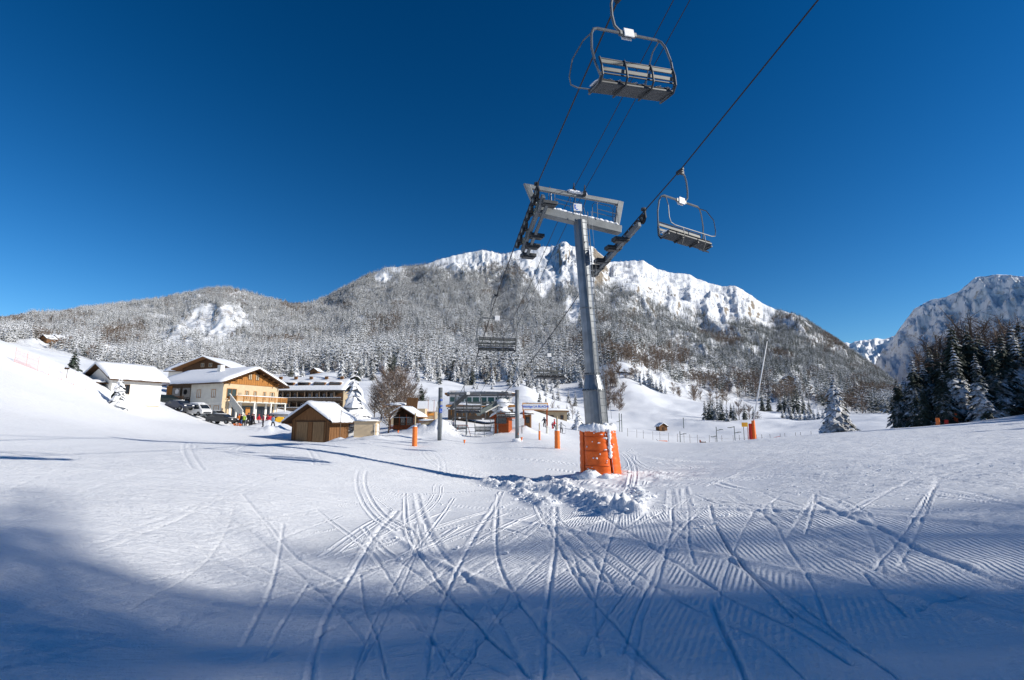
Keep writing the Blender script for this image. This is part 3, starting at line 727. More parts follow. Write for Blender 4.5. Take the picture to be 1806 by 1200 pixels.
def scatter_object(name, pos, scl, idx, protos, label):
    me = bpy.data.meshes.new(name); n = len(pos)
    me.vertices.add(n); me.vertices.foreach_set('co', np.ascontiguousarray(pos, dtype=np.float32).ravel())
    for k, v, ty in (('sc', scl, 'FLOAT'), ('rt', rng.rand(n) * 6.283, 'FLOAT'), ('wd', 0.85 + 0.35 * rng.rand(n), 'FLOAT')):
        a = me.attributes.new(k, ty, 'POINT'); a.data.foreach_set('value', np.ascontiguousarray(v, dtype=np.float32))
    a = me.attributes.new('ix', 'INT', 'POINT'); a.data.foreach_set('value', np.ascontiguousarray(idx, dtype=np.int32))
    me.update()
    o = bpy.data.objects.new(name, me); COL.objects.link(o)
    ng = bpy.data.node_groups.new(name + '_nodes', 'GeometryNodeTree')
    ng.interface.new_socket('Geometry', in_out='INPUT', socket_type='NodeSocketGeometry'); ng.interface.new_socket('Geometry', in_out='OUTPUT', socket_type='NodeSocketGeometry')
    N = ng.nodes; L = ng.links
    gi = N.new('NodeGroupInput'); go = N.new('NodeGroupOutput'); ins = N.new('GeometryNodeInstanceOnPoints'); g2i = N.new('GeometryNodeGeometryToInstance')
    for p in reversed(protos):
        oi = N.new('GeometryNodeObjectInfo'); oi.inputs['Object'].default_value = p; oi.transform_space = 'ORIGINAL'
        L.new(oi.outputs['Geometry'], g2i.inputs[0])
    def attr(nm, ty):
        a = N.new('GeometryNodeInputNamedAttribute'); a.data_type = ty; a.inputs['Name'].default_value = nm
        return a.outputs[0]
    L.new(gi.outputs[0], ins.inputs['Points']); L.new(g2i.outputs[0], ins.inputs['Instance'])
    ins.inputs['Pick Instance'].default_value = True; L.new(attr('ix', 'INT'), ins.inputs['Instance Index'])
    cr = N.new('ShaderNodeCombineXYZ'); L.new(attr('rt', 'FLOAT'), cr.inputs[2])
    ri = [i for i in ins.inputs if i.name == 'Rotation'][0]
    e2r = N.new('FunctionNodeEulerToRotation'); L.new(cr.outputs[0], e2r.inputs[0]); L.new(e2r.outputs[0], ri)
    cs_ = N.new('ShaderNodeCombineXYZ'); w = N.new('ShaderNodeMath'); w.operation = 'MULTIPLY'
    sc_ = attr('sc', 'FLOAT'); L.new(sc_, w.inputs[0]); L.new(attr('wd', 'FLOAT'), w.inputs[1])
    L.new(w.outputs[0], cs_.inputs[0]); L.new(w.outputs[0], cs_.inputs[1]); L.new(sc_, cs_.inputs[2])
    L.new(cs_.outputs[0], ins.inputs['Scale']); L.new(ins.outputs[0], go.inputs[0])
    md = o.modifiers.new('forest', 'NODES'); md.node_group = ng
    return tag(o, label=label, kind='stuff')

# the wood on the mountainside
NT = 190000
a_ = rng.uniform(R(-50), R(44), NT)
te_, D_ = RMAIN(a_)
u_ = rng.rand(NT)
r_ = np.sqrt(RF ** 2 + u_ * ((D_ * 1.01) ** 2 - RF ** 2))
# thin with distance as crowns shrink below a pixel
keep = rng.rand(NT) < np.clip(0.55 + 500 / r_, 0, 1)
a_, r_, D_ = a_[keep], r_[keep], D_[keep]
t_ = np.log(r_ / RF) / np.log(D_ / RF)
x_, y_, z_ = mount(a_, t_)
ok, fx_, fy_ = wooded(x_, y_, z_, rng.rand(len(x_)))
x_, y_, z_, r_, fx_, fy_ = x_[ok], y_[ok], z_[ok], r_[ok], fx_[ok], fy_[ok]
n_ = len(x_)
hgt = (11 + 10 * rng.rand(n_)) * np.clip(0.8 + 0.5 * (fy_ - 450) / 200, 0.6, 1.15)
decid = (fbm(fx_ * 0.022, fy_ * 0.045, 3, 83) + 0.10 * (fx_ > 1000) + 0.30 * np.exp(-((fy_ - (640 + (fx_ - 1100) * 0.13)) / 26) ** 2) * (fx_ > 1040)
         + 0.32 * np.exp(-((fx_ - 200) / 90) ** 2 - ((fy_ - 600) / 22) ** 2) + 0.2 * np.exp(-((fx_ - 490) / 50) ** 2 - ((fy_ - 610) / 18) ** 2)
         - 0.35 * np.exp(-((fy_ - 648) / 22) ** 2) * ((fx_ > 430) & (fx_ < 1000)) > 0.25 + 0.55 * (rng.rand(n_) - .15))
darkw = np.clip((fx_ - 950) / 350, 0.04, .85) + 0.1
dk = rng.rand(n_) < darkw
ix = np.where(decid, np.where(dk | (rng.rand(n_) < .35), 12 + rng.randint(0, 3, n_), 9 + rng.randint(0, 3, n_)), np.where(dk, 5 + rng.randint(0, 4, n_), rng.randint(0, 5, n_)))
hgt = np.where(decid, hgt * 0.62, hgt) * np.interp(fx_, [0, 450, 620, 1050, 1250], [.55, .68, 1, 1, .8])
scatter_object('mountain_forest', np.stack([x_, y_, z_ - .4], 1), hgt, ix, PROTO, 'frosted spruce and bare trees covering the mountainside')
FOREST_N = n_

# ---- single trees
def single_tree(kind, px, Y, hpx, label, group=None, dz=-.15, seed=0, pool=None, name=None, base=None, cat='tree'):
    b = base if base is not None else ground_at(px, Y, dz); h = hpx / 905.0 * Y
    me = (pool or MID)[seed % len(pool or MID)]
    o = bpy.data.objects.new(name or ('spruce_tree' if kind == 'spruce' else 'bare_tree'), me); COL.objects.link(o)
    q = random.Random(seed * 7 + int(px)); w = h * q.uniform(.9, 1.15)
    o.location = b; o.scale = (w, w, h); o.rotation_euler = (0, 0, q.uniform(0, 6.28))
    return tag(o, label, cat, group)
def near_spruce(px, Y, h, label, group=None, seed=0, laden=False, tiers=24, per=13, rad=.2, dz=-.2, bark_h=0.0, mat=None, base=None, width=1.0, cache={}):
    key = (seed % 7, laden, tiers, rad, bark_h, mat)
    if key not in cache:
        q = random.Random(900 + seed % 7); mb = MB()
        spruce_blades(mb, 1.0, rad, tiers, per, q, seg=3, droop=.95 if laden else .7, base=.03 + bark_h, fat=1.55 if laden else 1.0, sprigs=not laden)
        tk = MB().tube([(0, 0, -.04), (.004, 0, .5), (0, 0, .985)], [.016, .010, .002], 7)
        cache[key] = (mb.mesh('crown', mat or (M['laden'] if laden else M['spruce'])), tk.mesh('trunk', M['bark'], True))
    b = base if base is not None else ground_at(px, Y, dz)
    t = empty('spruce_tree', b, random.Random(seed).uniform(0, 6.28), label=label, cat='tree', group=group)
    t.scale = (h * width, h * width, h)
    for nm, me in zip(('crown', 'trunk'), cache[key]):
        o = bpy.data.objects.new(nm, me); COL.objects.link(o); o.parent = t
    return t
def near_bare(px, Y, h, label, group=None, seed=0, mat='twig', n=1300, w=.34, base=None, thin=.0045, cache={}):
    key = (seed % 4, mat, n)
    if key not in cache:
        q = random.Random(700 + seed % 4); mb = MB(); bare_blades(mb, 1.0, w, n, q, thin=thin, trunk=False)
        tk = MB().tube([(0, 0, -.03), (.01, .004, .35), (-.008, 0, .7), (.004, 0, .97)], [.017, .012, .007, .002], 7)
        cache[key] = (mb.mesh('crown', M[mat]), tk.mesh('trunk', M['bark'], True))
    b = base if base is not None else ground_at(px, Y, -.1)
    t = empty('bare_tree', b, random.Random(seed).uniform(0, 6.28), label=label, cat='tree', group=group); t.scale = (h, h, h)
    for nm, me in zip(('crown', 'trunk'), cache[key]):
        o = bpy.data.objects.new(nm, me); COL.objects.link(o); o.parent = t
    return t

near_spruce(622, 62, 9.0, 'tall snow-laden spruce drooping beside the apartment block', seed=1, laden=True, tiers=15, per=11, rad=.27, width=1.12)
near_spruce(127, 88, 5.1, 'snowy spruce on the slope left of the white house', seed=2, tiers=16, per=12, rad=.27)
near_spruce(168, 108, 3.6, 'small dark spruce behind the white house roof', seed=3, tiers=14, rad=.25)
_h = hit(207, 718); near_spruce(207, _h[1], 62 / 911 * _h[1], 'small snow-plastered spruce in front of the white house', seed=4, laden=True, tiers=15, per=10, rad=.27, base=Vector((_h[0], _h[1], gz(*_h) - .1)))
near_spruce(1480, 70, 9.6, 'lone frosted spruce standing at the crest right of the snow lance', seed=5, tiers=26, rad=.22, mat=M['spruce_far'])
near_spruce(952, 150, 4.6, 'small spruce left of the pair behind the gate sign', seed=6, tiers=14)
near_spruce(963, 150, 4.0, 'small spruce right of the pair behind the gate sign', seed=2, tiers=14)
near_spruce(1000, 140, 4.2, 'slim spruce behind the red skier', seed=3, tiers=14)
near_spruce(1020, 96, 4.4, 'bushy snow-covered spruce just left of the pylon', seed=4, tiers=14, rad=.33, laden=True)
near_spruce(742, 120, 8.0, 'frosted spruce rising behind the brown boarded hoarding', seed=5, tiers=20, rad=.2)
for i, (px, Y, h) in enumerate([(672, 112, 11), (683, 108, 13.5), (697, 104, 11.5), (712, 112, 13), (660, 125, 9), (725, 118, 9.5), (745, 135, 7)]):
    near_bare(px, Y, h * .88, 'tall leafless tree in the dark clump behind the snack cabin', 'bare trees behind the snack cabin', seed=i, mat='twig' if i in (1, 2, 3) else 'twig_frost')
near_bare(685, 58, 5.2, 'thin leafless tree with forked trunk right of the cream cabin', seed=2, mat='twig_frost', n=500, thin=.008)
near_bare(768, 95, 3.6, 'leafless shrub tree behind the white marquee roof', seed=1, mat='twig_frost', n=500)
for px, Y, h in [(975, 140, 3.8), (985, 135, 3.2), (1010, 150, 4.5)]:
    near_bare(px, Y, h, 'small frosted bare tree between the gate and the pylon', 'frosted bare trees left of the pylon', seed=px, mat='twig_frost', n=500)

# dark stand on the right edge
rs = random.Random(17); k = 0
for row, (Y0, n, hb) in enumerate([(55, 13, 0), (61, 14, 1.2), (70, 14, 2.2), (80, 13, 3)]):
    for i in range(n):
        px = 1590 + (i + rs.uniform(-.35, .35)) * (330 / (n - 1)) + row * 6
        Y = Y0 + rs.uniform(-2, 3) + max(0, (1700 - px)) * .02
        top = np.interp(px, [1580, 1600, 1625, 1650, 1680, 1705, 1740, 1775, 1806, 1900], [660, 632, 596, 590, 592, 560, 552, 566, 556, 540]) + rs.uniform(-6, 34)
        h = (752 - top) / 911 * Y * (1 if row else rs.uniform(.55, .85))
        lbl = ['snow-dusted spruce in the front row of the dark stand', 'dark spruce behind the front row of the right-hand stand', 'spruce deep inside the shaded stand', 'spruce at the back of the shaded stand'][row]
        near_spruce(px, Y, h, lbl, ['front row of the shaded stand', 'second row of the shaded stand', 'inner trees of the shaded stand', 'rear trees of the shaded stand'][row], seed=k, tiers=26, per=11, rad=.16, bark_h=.05 if row == 0 else .1); k += 1
for i in range(7):
    px = 1650 + i * 27 + rs.uniform(-6, 6); Y = 74 + rs.uniform(-3, 14); top = np.interp(px, [1570, 1620, 1700, 1760, 1806], [650, 605, 545, 538, 545]) + rs.uniform(-8, 30)
    near_bare(px, Y, (752 - top) / 911 * Y, 'leafless brown tree reaching above the dark spruces', 'bare trees among the shaded stand', seed=i, n=1100, w=.24)
# clumps out on the snowfield
for i, (px, Y, hp) in enumerate([(1244, 196, 40), (1251, 192, 46), (1259, 196, 47), (1267, 190, 46), (1275, 186, 44), (1283, 182, 38), (1262, 186, 36), (1272, 205, 40), (1254, 205, 40)]):
    near_spruce(px, Y, hp / 905 * Y, 'frosted spruce in the tight clump casting a long shadow on the snowfield', 'spruce clump on the snowfield', seed=i, tiers=15, per=9, rad=.15)
for i, (px, Y, hp) in enumerate([(1296, 200, 32), (1304, 205, 36), (1314, 205, 32), (1322, 200, 30), (1330, 195, 28), (1337, 190, 20), (1290, 210, 30)]):
    single_tree('bare' if i % 2 else 'spruce', px, Y, hp, 'shrubby tree in the brown thicket right of the spruce clump', 'thicket right of the spruce clump', seed=i, pool=BAREM if i % 2 else MIDD)
for i, (px, Y, hp) in enumerate([(1388, 215, 26), (1395, 216, 30), (1404, 214, 24), (1412, 214, 26), (1420, 212, 24), (1428, 211, 26), (1436, 210, 25), (1444, 209, 27), (1452, 208, 24), (1460, 207, 26), (1381, 220, 22)]):
    single_tree('spruce', px, Y, hp, 'frosted spruce in the hedge-like row left of the lone spruce', 'hedge-like spruce row', seed=i, pool=MID)
for i, (px, Y, hp) in enumerate([(1386, 265, 42), (1394, 262, 48), (1408, 262, 50), (1400, 275, 44), (1418, 270, 34), (1428, 265, 30), (1376, 280, 34), (1356, 285, 34), (1345, 280, 30)]):
    single_tree('spruce', px, Y, hp, 'dark spruce standing on the rise above the hedge-like row', 'spruces above the hedge row', seed=i, pool=MIDD)
for i, (px, Y, hp) in enumerate([(1128, 300, 24), (1136, 300, 28), (1145, 298, 40), (1150, 296, 36), (1158, 295, 26), (1166, 293, 32), (1174, 290, 22), (1130, 292, 18), (1121, 300, 22)]):
    single_tree('spruce', px, Y, hp, 'snowy spruce in the small group on the upper snowfield', 'spruces on the upper snowfield', seed=i, pool=MID)
for i, (px, Y, hp) in enumerate([(1198, 290, 16), (1103, 300, 22), (1113, 300, 26), (1092, 305, 30), (1085, 300, 44), (1077, 290, 48), (1070, 285, 40)]):
    single_tree('bare', px, Y, hp, 'bare brown tree beside the upper snowfield', 'bare trees beside the upper snowfield', seed=i, pool=BAREM)
# first trees of the mountain wood
rf_ = random.Random(23)
for i in range(150):
    px = rf_.uniform(500, 1035); fl = float(interp_poly(px, FLOOR)); Y = rf_.uniform(235, 345) if px > 620 else rf_.uniform(270, 345)
    b = ground_at(px, Y, -.3); qx, qy = project(b.x, b.y, b.z)
    if qy > fl + 12: Y = 330; b = ground_at(px, Y, -.3)
    if 538 < px < 575 and Y < 300: continue
    single_tree('spruce', px, Y, rf_.uniform(26, 46), 'frost-covered spruce at the foot of the mountain wood', 'spruces at the foot of the mountain wood', seed=i, pool=MID if rf_.random() < .85 else MIDD, base=b)
for i in range(46):
    q = rf_.random(); px = 1042 + 62 * q ** 1.2; Y = rf_.uniform(225, 300)
    b = ground_at(px, Y, -.2); single_tree('bare' if i % 3 else 'spruce', px, Y, rf_.uniform(22, 44) * (1 - .4 * q), 'brown tree of the thicket right behind the pylon shaft', 'thicket behind the pylon shaft', seed=i, pool=BAREM if i % 3 else MID, base=b)
for i in range(40):
    px = rf_.uniform(560, 1060) if i % 2 else rf_.uniform(1030, 1340); Y = rf_.uniform(300, 345); fl = float(interp_poly(px, FLOOR))
    single_tree('bare', px, Y, rf_.uniform(16, 30), 'leafless bush at the lower edge of the mountain wood', 'bushes at the edge of the mountain wood', seed=i, pool=BAREM if rf_.random() < .5 or px > 1040 else BAREF)
for px, Y, hp in [(985, 250, 30), (976, 245, 22), (948, 235, 20), (962, 240, 26), (1015, 235, 30), (1003, 245, 26), (900, 240, 24), (868, 235, 20), (836, 225, 24), (842, 222, 18)]:
    single_tree('spruce', px, Y, hp, 'small snowy spruce on the open slope above the lift station', 'small spruces above the lift station', seed=int(px), pool=MID)

# unseen trees added past the right edge to shade the foreground and the stand
q_ = np.random.RandomState(5); OX, OY, OS, OI = [], [], [], []
for i in range(5000):
    x = q_.uniform(48, 135); y = q_.uniform(-75, 78)
    if x < y * 1.12 + 12: continue
    if x > 66 and y > 18: dens, kind = .14, 'spruce'  # spruce belt added to keep the visible stand in shade
    else: continue
    if q_.rand() > dens: continue
    OX.append(x); OY.append(y); OS.append(q_.uniform(17, 25) if kind == 'bare' else q_.uniform(13, 19)); OI.append(q_.randint(0, 3) if kind == 'bare' else 3 + q_.randint(0, 4))
for yy in np.arange(-60, -5, 2.4):  # graded rows of bare trees, added to dim the near snow
    nn = float(np.clip((-yy - 4.0) / 4.0, .6, 3.6)); nn = int(nn + q_.rand())
    for i in range(nn): OX.append(60 + 26 * (i + q_.rand()) / nn); OY.append(yy + q_.uniform(-1.2, 1.2)); OS.append(q_.uniform(18, 26)); OI.append(q_.randint(0, 3))
OZ = gbase(OX, OY) - .3
scatter_object('added_shade_wood', np.stack([OX, OY, OZ], 1), np.array(OS), np.array(OI), [bpy.data.objects.new('shade_tree_source', m_) for m_ in AIRY + MIDD], 'unseen bare trees and spruces added beyond the right edge for shade')

# ================================================================ CHAIRLIFT
ROT_LINE = math.atan2(0.358, 0.934)     # the cross-arm looks a little away from the picture plane
def yaw_for(extra=0.0): return R(21) + extra
T0 = ground_at(1062, 25.0, -0.35)
head = at(1022, 383, 25.0)
tw = empty('chairlift_pylon', T0, label='tall grey chairlift pylon with orange padded foot', cat='pylon')
def L(p): return Vector(p) - T0
base = at(1061, 842, 25.0); base.z = T0.z
def axis(z):    # slightly leaning shaft
    q = (z - base.z) / (head.z - base.z); return base.lerp(Vector((head.x, head.y, head.z)), q)
z_s0, z_s1, z_s2 = base.z, at(1045, 690, 25).z, at(1042, 662, 25).z
def prism_tube(name, za, zb, ra, rb, n, mat, rot=0.0, seg=1):
    mb = MB(); pa = L(axis(za)); pb = L(axis(zb)); vs = []
    for s in range(seg + 1):
        q = s / seg; p = pa.lerp(pb, q); r_ = ra + (rb - ra) * q
        for k in range(n):
            a = rot + 2 * math.pi * k / n; vs.append((p.x + r_ * math.cos(a), p.y + r_ * math.sin(a), p.z))
    fs = [(s * n + k, s * n + (k + 1) % n, (s + 1) * n + (k + 1) % n, (s + 1) * n + k) for s in range(seg) for k in range(n)] + [tuple(range(n - 1, -1, -1)), tuple(seg * n + k for k in range(n))]
    mb.add(vs, fs); return mb
prism_tube('x', z_s0, z_s1, .58, .545, 20, 0).build('pylon_sleeve', M['shaft'], tw, smooth=False)
prism_tube('x', z_s1, z_s2, .545, .37, 20, 0).build('pylon_cone', M['shaft'], tw)
zt = head.z - 0.25
prism_tube('x', z_s2, zt, .37, .345, 12, 0, rot=R(8)).build('pylon_shaft', M['shaft'], tw)
for zc, r_ in ((z_s2 + .02, .385), (at(1030, 545, 25).z, .37), (z_s1, .56)):
    prism_tube('x', zc - .03, zc + .03, r_, r_, 20, 0).build('flange_ring', M['steel'], tw, smooth=True)
# orange padding, quilted in horizontal rolls
def pad(a0, a1, z0, z1, r0, r1, name, mat, bulge=.018, rows=7, thick=.16):
    mb = MB(); nr = rows * 6; na = 14; ring = []
    c0 = L(axis(z0)); c1 = L(axis(z1))
    for i in range(nr + 1):
        q = i / nr; p = c0.lerp(c1, q); r_ = r0 + (r1 - r0) * q + bulge * abs(math.sin(math.pi * rows * q)) ** .5
        for k in range(na + 1):
            a = a0 + (a1 - a0) * k / na; rk = r_ * (1 - .07 * (abs(2 * k / na - 1) ** 6)) + random.uniform(-.006, .006)
            ring.append((p.x + rk * math.cos(a), p.y + rk * math.sin(a), p.z))
    mb.add(ring, [(i * (na + 1) + k, i * (na + 1) + k + 1, (i + 1) * (na + 1) + k + 1, (i + 1) * (na + 1) + k) for i in range(nr) for k in range(na)])
    inner = []
    for i in (0, nr):
        q = i / nr; p = c0.lerp(c1, q); r_ = r0 + (r1 - r0) * q - thick
        for k in range(na + 1):
            a = a0 + (a1 - a0) * k / na; inner.append((p.x + r_ * math.cos(a), p.y + r_ * math.sin(a), p.z))
    o = len(mb.v); n1 = na + 1; mb.add(inner, [])
    mb.f += [(k, o + k, o + k + 1, k + 1) for k in range(na)] + [(nr * n1 + k + 1, o + n1 + k + 1, o + n1 + k, nr * n1 + k) for k in range(na)]
    mb.f += [(0, nr * n1, o + n1, o), (na, o + na, o + n1 + na, nr * n1 + na)]; mb.m += [0] * (2 * na + 2)
    return mb.build(name, mat, tw, smooth=True)
zp0, zp1 = base.z + .3, at(1060, 757, 25).z
for (a0, a1, off) in ((R(-150), R(-68), 0), (R(-58), R(28), .02), (R(40), R(118), 0), (R(128), R(202), 0)):
    p_ = pad(a0, a1, zp0, zp1 - off, .97, .84, 'foot_pad', M['orange'])
for zf in (.25, .55, .85):
    z_ = zp0 + (zp1 - zp0) * zf; c = L(axis(z_)); pts = [(c.x + (1.005 - .13 * zf) * math.cos(a), c.y + (1.005 - .13 * zf) * math.sin(a), c.z) for a in np.linspace(R(-150), R(-68), 14)]
    MB().tube(pts, .012, 4).build('strap', M['strap'], tw)
mb = MB()
c = L(axis(zp1)); rq = random.Random(2)
for k in range(22):
    a = 2 * math.pi * k / 22; mb.blob((c.x + .68 * math.cos(a), c.y + .68 * math.sin(a), c.z + .02), (.24, .24, .14 + .12 * rq.random()), seed=k, nu=9, nv=6, rough=.12)
for k in range(9):
    mb.blob((c.x + .93 * math.cos(R(-63)) + rq.uniform(-.03, .03), c.y + .93 * math.sin(R(-63)), c.z - .1 - k * .14), (.06 + .05 * rq.random(), .06, .11), seed=k + 40, nu=7, nv=5)
for k in range(8): mb.blob((c.x + .2 + .2 * rq.random(), c.y - .62, c.z + .12 + .1 * rq.random()), (.1, .1, .1), seed=k + 80, nu=7, nv=5)
mb.build('snow_cap', M['snow'], tw, smooth=True)
mb = MB()
for k in range(26):
    a = R(rq.uniform(-180, 0)); r_ = rq.uniform(.95, 1.3); cb = L(base); mb.blob((cb.x + r_ * math.cos(a), cb.y + r_ * math.sin(a), .32 + rq.uniform(-.05, .05)), (.3, .26, .10 + .08 * rq.random()), seed=k + 60, nu=8, nv=6)
cb = L(base); mb.blob((cb.x - .62, cb.y - .85, .36), (.5, .32, .3), seed=5, nu=14, nv=9, rough=.2)
mb.build('snow_heap', M['snow'], tw, smooth=True)
mb = MB()
for k in range(46):    # wind-blown snow stuck to the padding
    a = R(rq.uniform(-150, 20)); q = rq.random() ** 1.6 if k % 2 else 1 - rq.random() ** 2 * .4; z_ = zp0 + (zp1 - zp0) * q; c = L(axis(z_)); r_ = .97 - .13 * q + .012
    if R(-68) < a < R(-56): continue
    mb.blob((c.x + r_ * math.cos(a), c.y + r_ * math.sin(a), c.z), (.02 + .07 * abs(math.sin(a)) * rq.random(), .02 + .07 * abs(math.cos(a)) * rq.random(), .012 + .03 * rq.random()), seed=k, nu=7, nv=5, rough=.35)
mb.build('snow_flecks', M['snow'], tw, smooth=True, kind='stuff')
# bolts round the flange between sleeve and cone, and the joint lower down
for zc, r_, nb in ((z_s1 + .05, .555, 22), (z_s2 + .07, .385, 16)):
    for k in range(nb):
        a = 2 * math.pi * k / nb; c = L(axis(zc)); MB().tube([(c.x + r_ * math.cos(a), c.y + r_ * math.sin(a), c.z - .03), (c.x + r_ * math.cos(a), c.y + r_ * math.sin(a), c.z + .03)], .022, 6).build('bolt', M['dsteel'], tw)
# ladder up the sunny side
lad = empty('ladder', (0, 0, 0)); lad.parent = tw
def lad_pt(z, side, off):
    a = axis(z); r_ = (.58 if z < z_s1 else .37) + off; an = R(-70)
    return L(Vector((a.x + r_ * math.cos(an) - side * math.sin(an), a.y + r_ * math.sin(an) + side * math.cos(an), z)))
zl0, zl1 = base.z + 2.5, head.z + .1
def lad_off(z): return .14 if z < z_s1 else .14 + max(0, .21 - (z - z_s1) * .04)
for s in (-.2, .2):
    MB().tube([lad_pt(z, s, lad_off(z)) for z in np.linspace(zl0, zl1, 14)], .022, 5).build('ladder_rail', M['steel'], lad)
MB().tube([lad_pt(z, .34, lad_off(z) + .12) for z in np.linspace(zl0 + .5, zl1, 10)], .008, 4).build('safety_cable', M['steel'], lad)
rung = MB().tube([(-.2, 0, 0), (.2, 0, 0)], .015, 5).mesh('rung', M['steel'])
z = zl0 + .1; i = 0
while z < zl1:
    a = lad_pt(z, -.2, lad_off(z)); b = lad_pt(z, .2, lad_off(z)); m = (a + b) / 2
    o = bpy.data.objects.new('rung', rung); COL.objects.link(o); o.parent = lad; o.location = m; o.rotation_euler = (0, 0, math.atan2(b.y - a.y, b.x - a.x))
    if i % 5 == 2: MB().tube([m + Vector((-.1, .04, 0)), lad_pt(z, 0, -.05)], .018, 4).build('ladder_bracket', M['dsteel'], lad)
    z += .34; i += 1
# cross-arm
arm_d = Vector((math.cos(R(21)), math.sin(R(21)), 0.0)); arm_d = Vector((.934, .358, 0))
A_l = at(944, 371, 24.3); A_r = at(1093, 407, 25.75); A_l.z += .0
ax = (A_r - A_l).normalized()
MB().beam(L(A_l), L(A_r), .46, .42).build('crossarm', M['steel'], tw, bevel=.03)
side = ax.cross(Vector((0, 0, 1))).normalized()
mb = MB()
for k in range(15):
    q = .06 + .88 * k / 14; p = L(A_l.lerp(A_r, q)) + Vector((0, 0, .24)); mb.blob(p, (.27, .24, .08 + .04 * rq.random()), seed=k, nu=9, nv=6)
mb.build('snow_on_crossarm', M['snow'], tw, smooth=True)
# gantry above the arm
G_l = at(929, 329, 24.1); G_r = at(1094, 359, 25.9)
MB().beam(L(G_l), L(G_r), .17, .22).build('gantry_beam', M['steel'], tw, bevel=.015)
for g, a, q in ((G_l, A_l, .0), (G_r, A_r, .0)):
    foot = L(a) + Vector((0, 0, .1)); top = L(g) + Vector((0, 0, .1))
    if a is A_l: foot = L(at(943, 362, 24.3))
    else: foot = L(at(1086, 408, 25.6))
    mb = MB(); d = (top - foot); u = side
    w0, w1 = .12, .17
    vs = [foot + ax * w0 + u * .09, foot - ax * w0 + u * .09, foot - ax * w0 - u * .09, foot + ax * w0 - u * .09, top + ax * w1 + u * .09, top - ax * w1 + u * .09, top - ax * w1 - u * .09, top + ax * w1 - u * .09]
    mb.add(vs, [(0, 1, 2, 3), (7, 6, 5, 4), (0, 4, 5, 1), (1, 5, 6, 2), (2, 6, 7, 3), (3, 7, 4, 0)]); mb.build('gantry_post', M['steel'], tw, bevel=.02)
mb = MB()
for k in range(9):
    p = L(G_l.lerp(G_r, .44 + .16 * k / 8)); mb.blob(p + Vector((0, 0, .13)), (.16, .2, .1), seed=k + 9, nu=8, nv=5)
mb.build('snow_on_gantry', M['snow'], tw, smooth=True)
# clamps and wiring for the two signal lines
for px, py in ((1012, 338), (1031, 342)):
    mb = MB(); c = L(at(px, py, 25))
    mb.box(c, (.16, .3, .2)); mb.tube([c + Vector((0, -.1, .1)), c + Vector((0, -.1, .42))], .03, 5); mb.tube([c + Vector((0, .1, .1)), c + Vector((0, .1, .34))], .03, 5)
    mb.tube([c, c + Vector((.05, 0, -.35)), c + Vector((-.06, .1, -.7)), c + Vector((.02, .1, -1.05))], .02, 4); mb.build('cable_clamp', M['dsteel'], tw)
# railings
def rail_loop(p0, p1, h, r_=.018):
    p0, p1 = Vector(p0), Vector(p1); up = Vector((0, 0, h)); e = (p1 - p0) * .12
    MB().tube([p0, p0 + up * .86, p0 + up + e, p1 + up - e, p1 + up * .86, p1], r_, 5).tube([p0 + up * .52, p1 + up * .52], r_, 5).build('railing', M['steel'], tw)
armz = Vector((0, 0, .22))
rail_loop(L(A_l.lerp(A_r, .20)) + side * -.28 + armz, L(A_l.lerp(A_r, .44)) + side * -.28 + armz, 1.15)
rail_loop(L(A_l.lerp(A_r, .70)) + side * -.28 + armz, L(A_l.lerp(A_r, .95)) + side * -.28 + armz, 1.15)
rail_loop(L(A_l.lerp(A_r, .20)) + side * .28 + armz, L(A_l.lerp(A_r, .44)) + side * .28 + armz, 1.0)
rail_loop(L(A_l.lerp(A_r, .70)) + side * .28 + armz, L(A_l.lerp(A_r, .95)) + side * .28 + armz, 1.0)
rail_loop(L(A_l.lerp(A_r, .49)) + side * -.34 + armz * 0, L(A_l.lerp(A_r, .58)) + side * -.34, 1.2)
for q in (.18, .97):
    c = L(A_l.lerp(A_r, q)) + side * -.3; MB().tube([c, c + Vector((0, 0, 1.3)), c + side * .14 + Vector((0, 0, 1.55)), c + side * .34 + Vector((0, 0, 1.3)), c + side * .4], .018, 5).build('guard_hoop', M['steel'], tw)
sg = at(1019, 366, 24.7); SP = MB().box((0, 0, 0), (.44, .03, .38)).build('sign_plate', M['white'], tw, loc=L(sg), rz=R(14))
mb = MB()
for k, (x, z, w, h) in enumerate([(-.15, .08, .07, .1), (-.14, -.06, .09, .07), (-.05, -.13, .1, .04), (-.17, .0, .03, .12)]): mb.box((x, -.018, z), (w, .006, h))
mb.build('sign_marks', M['blue'], SP)
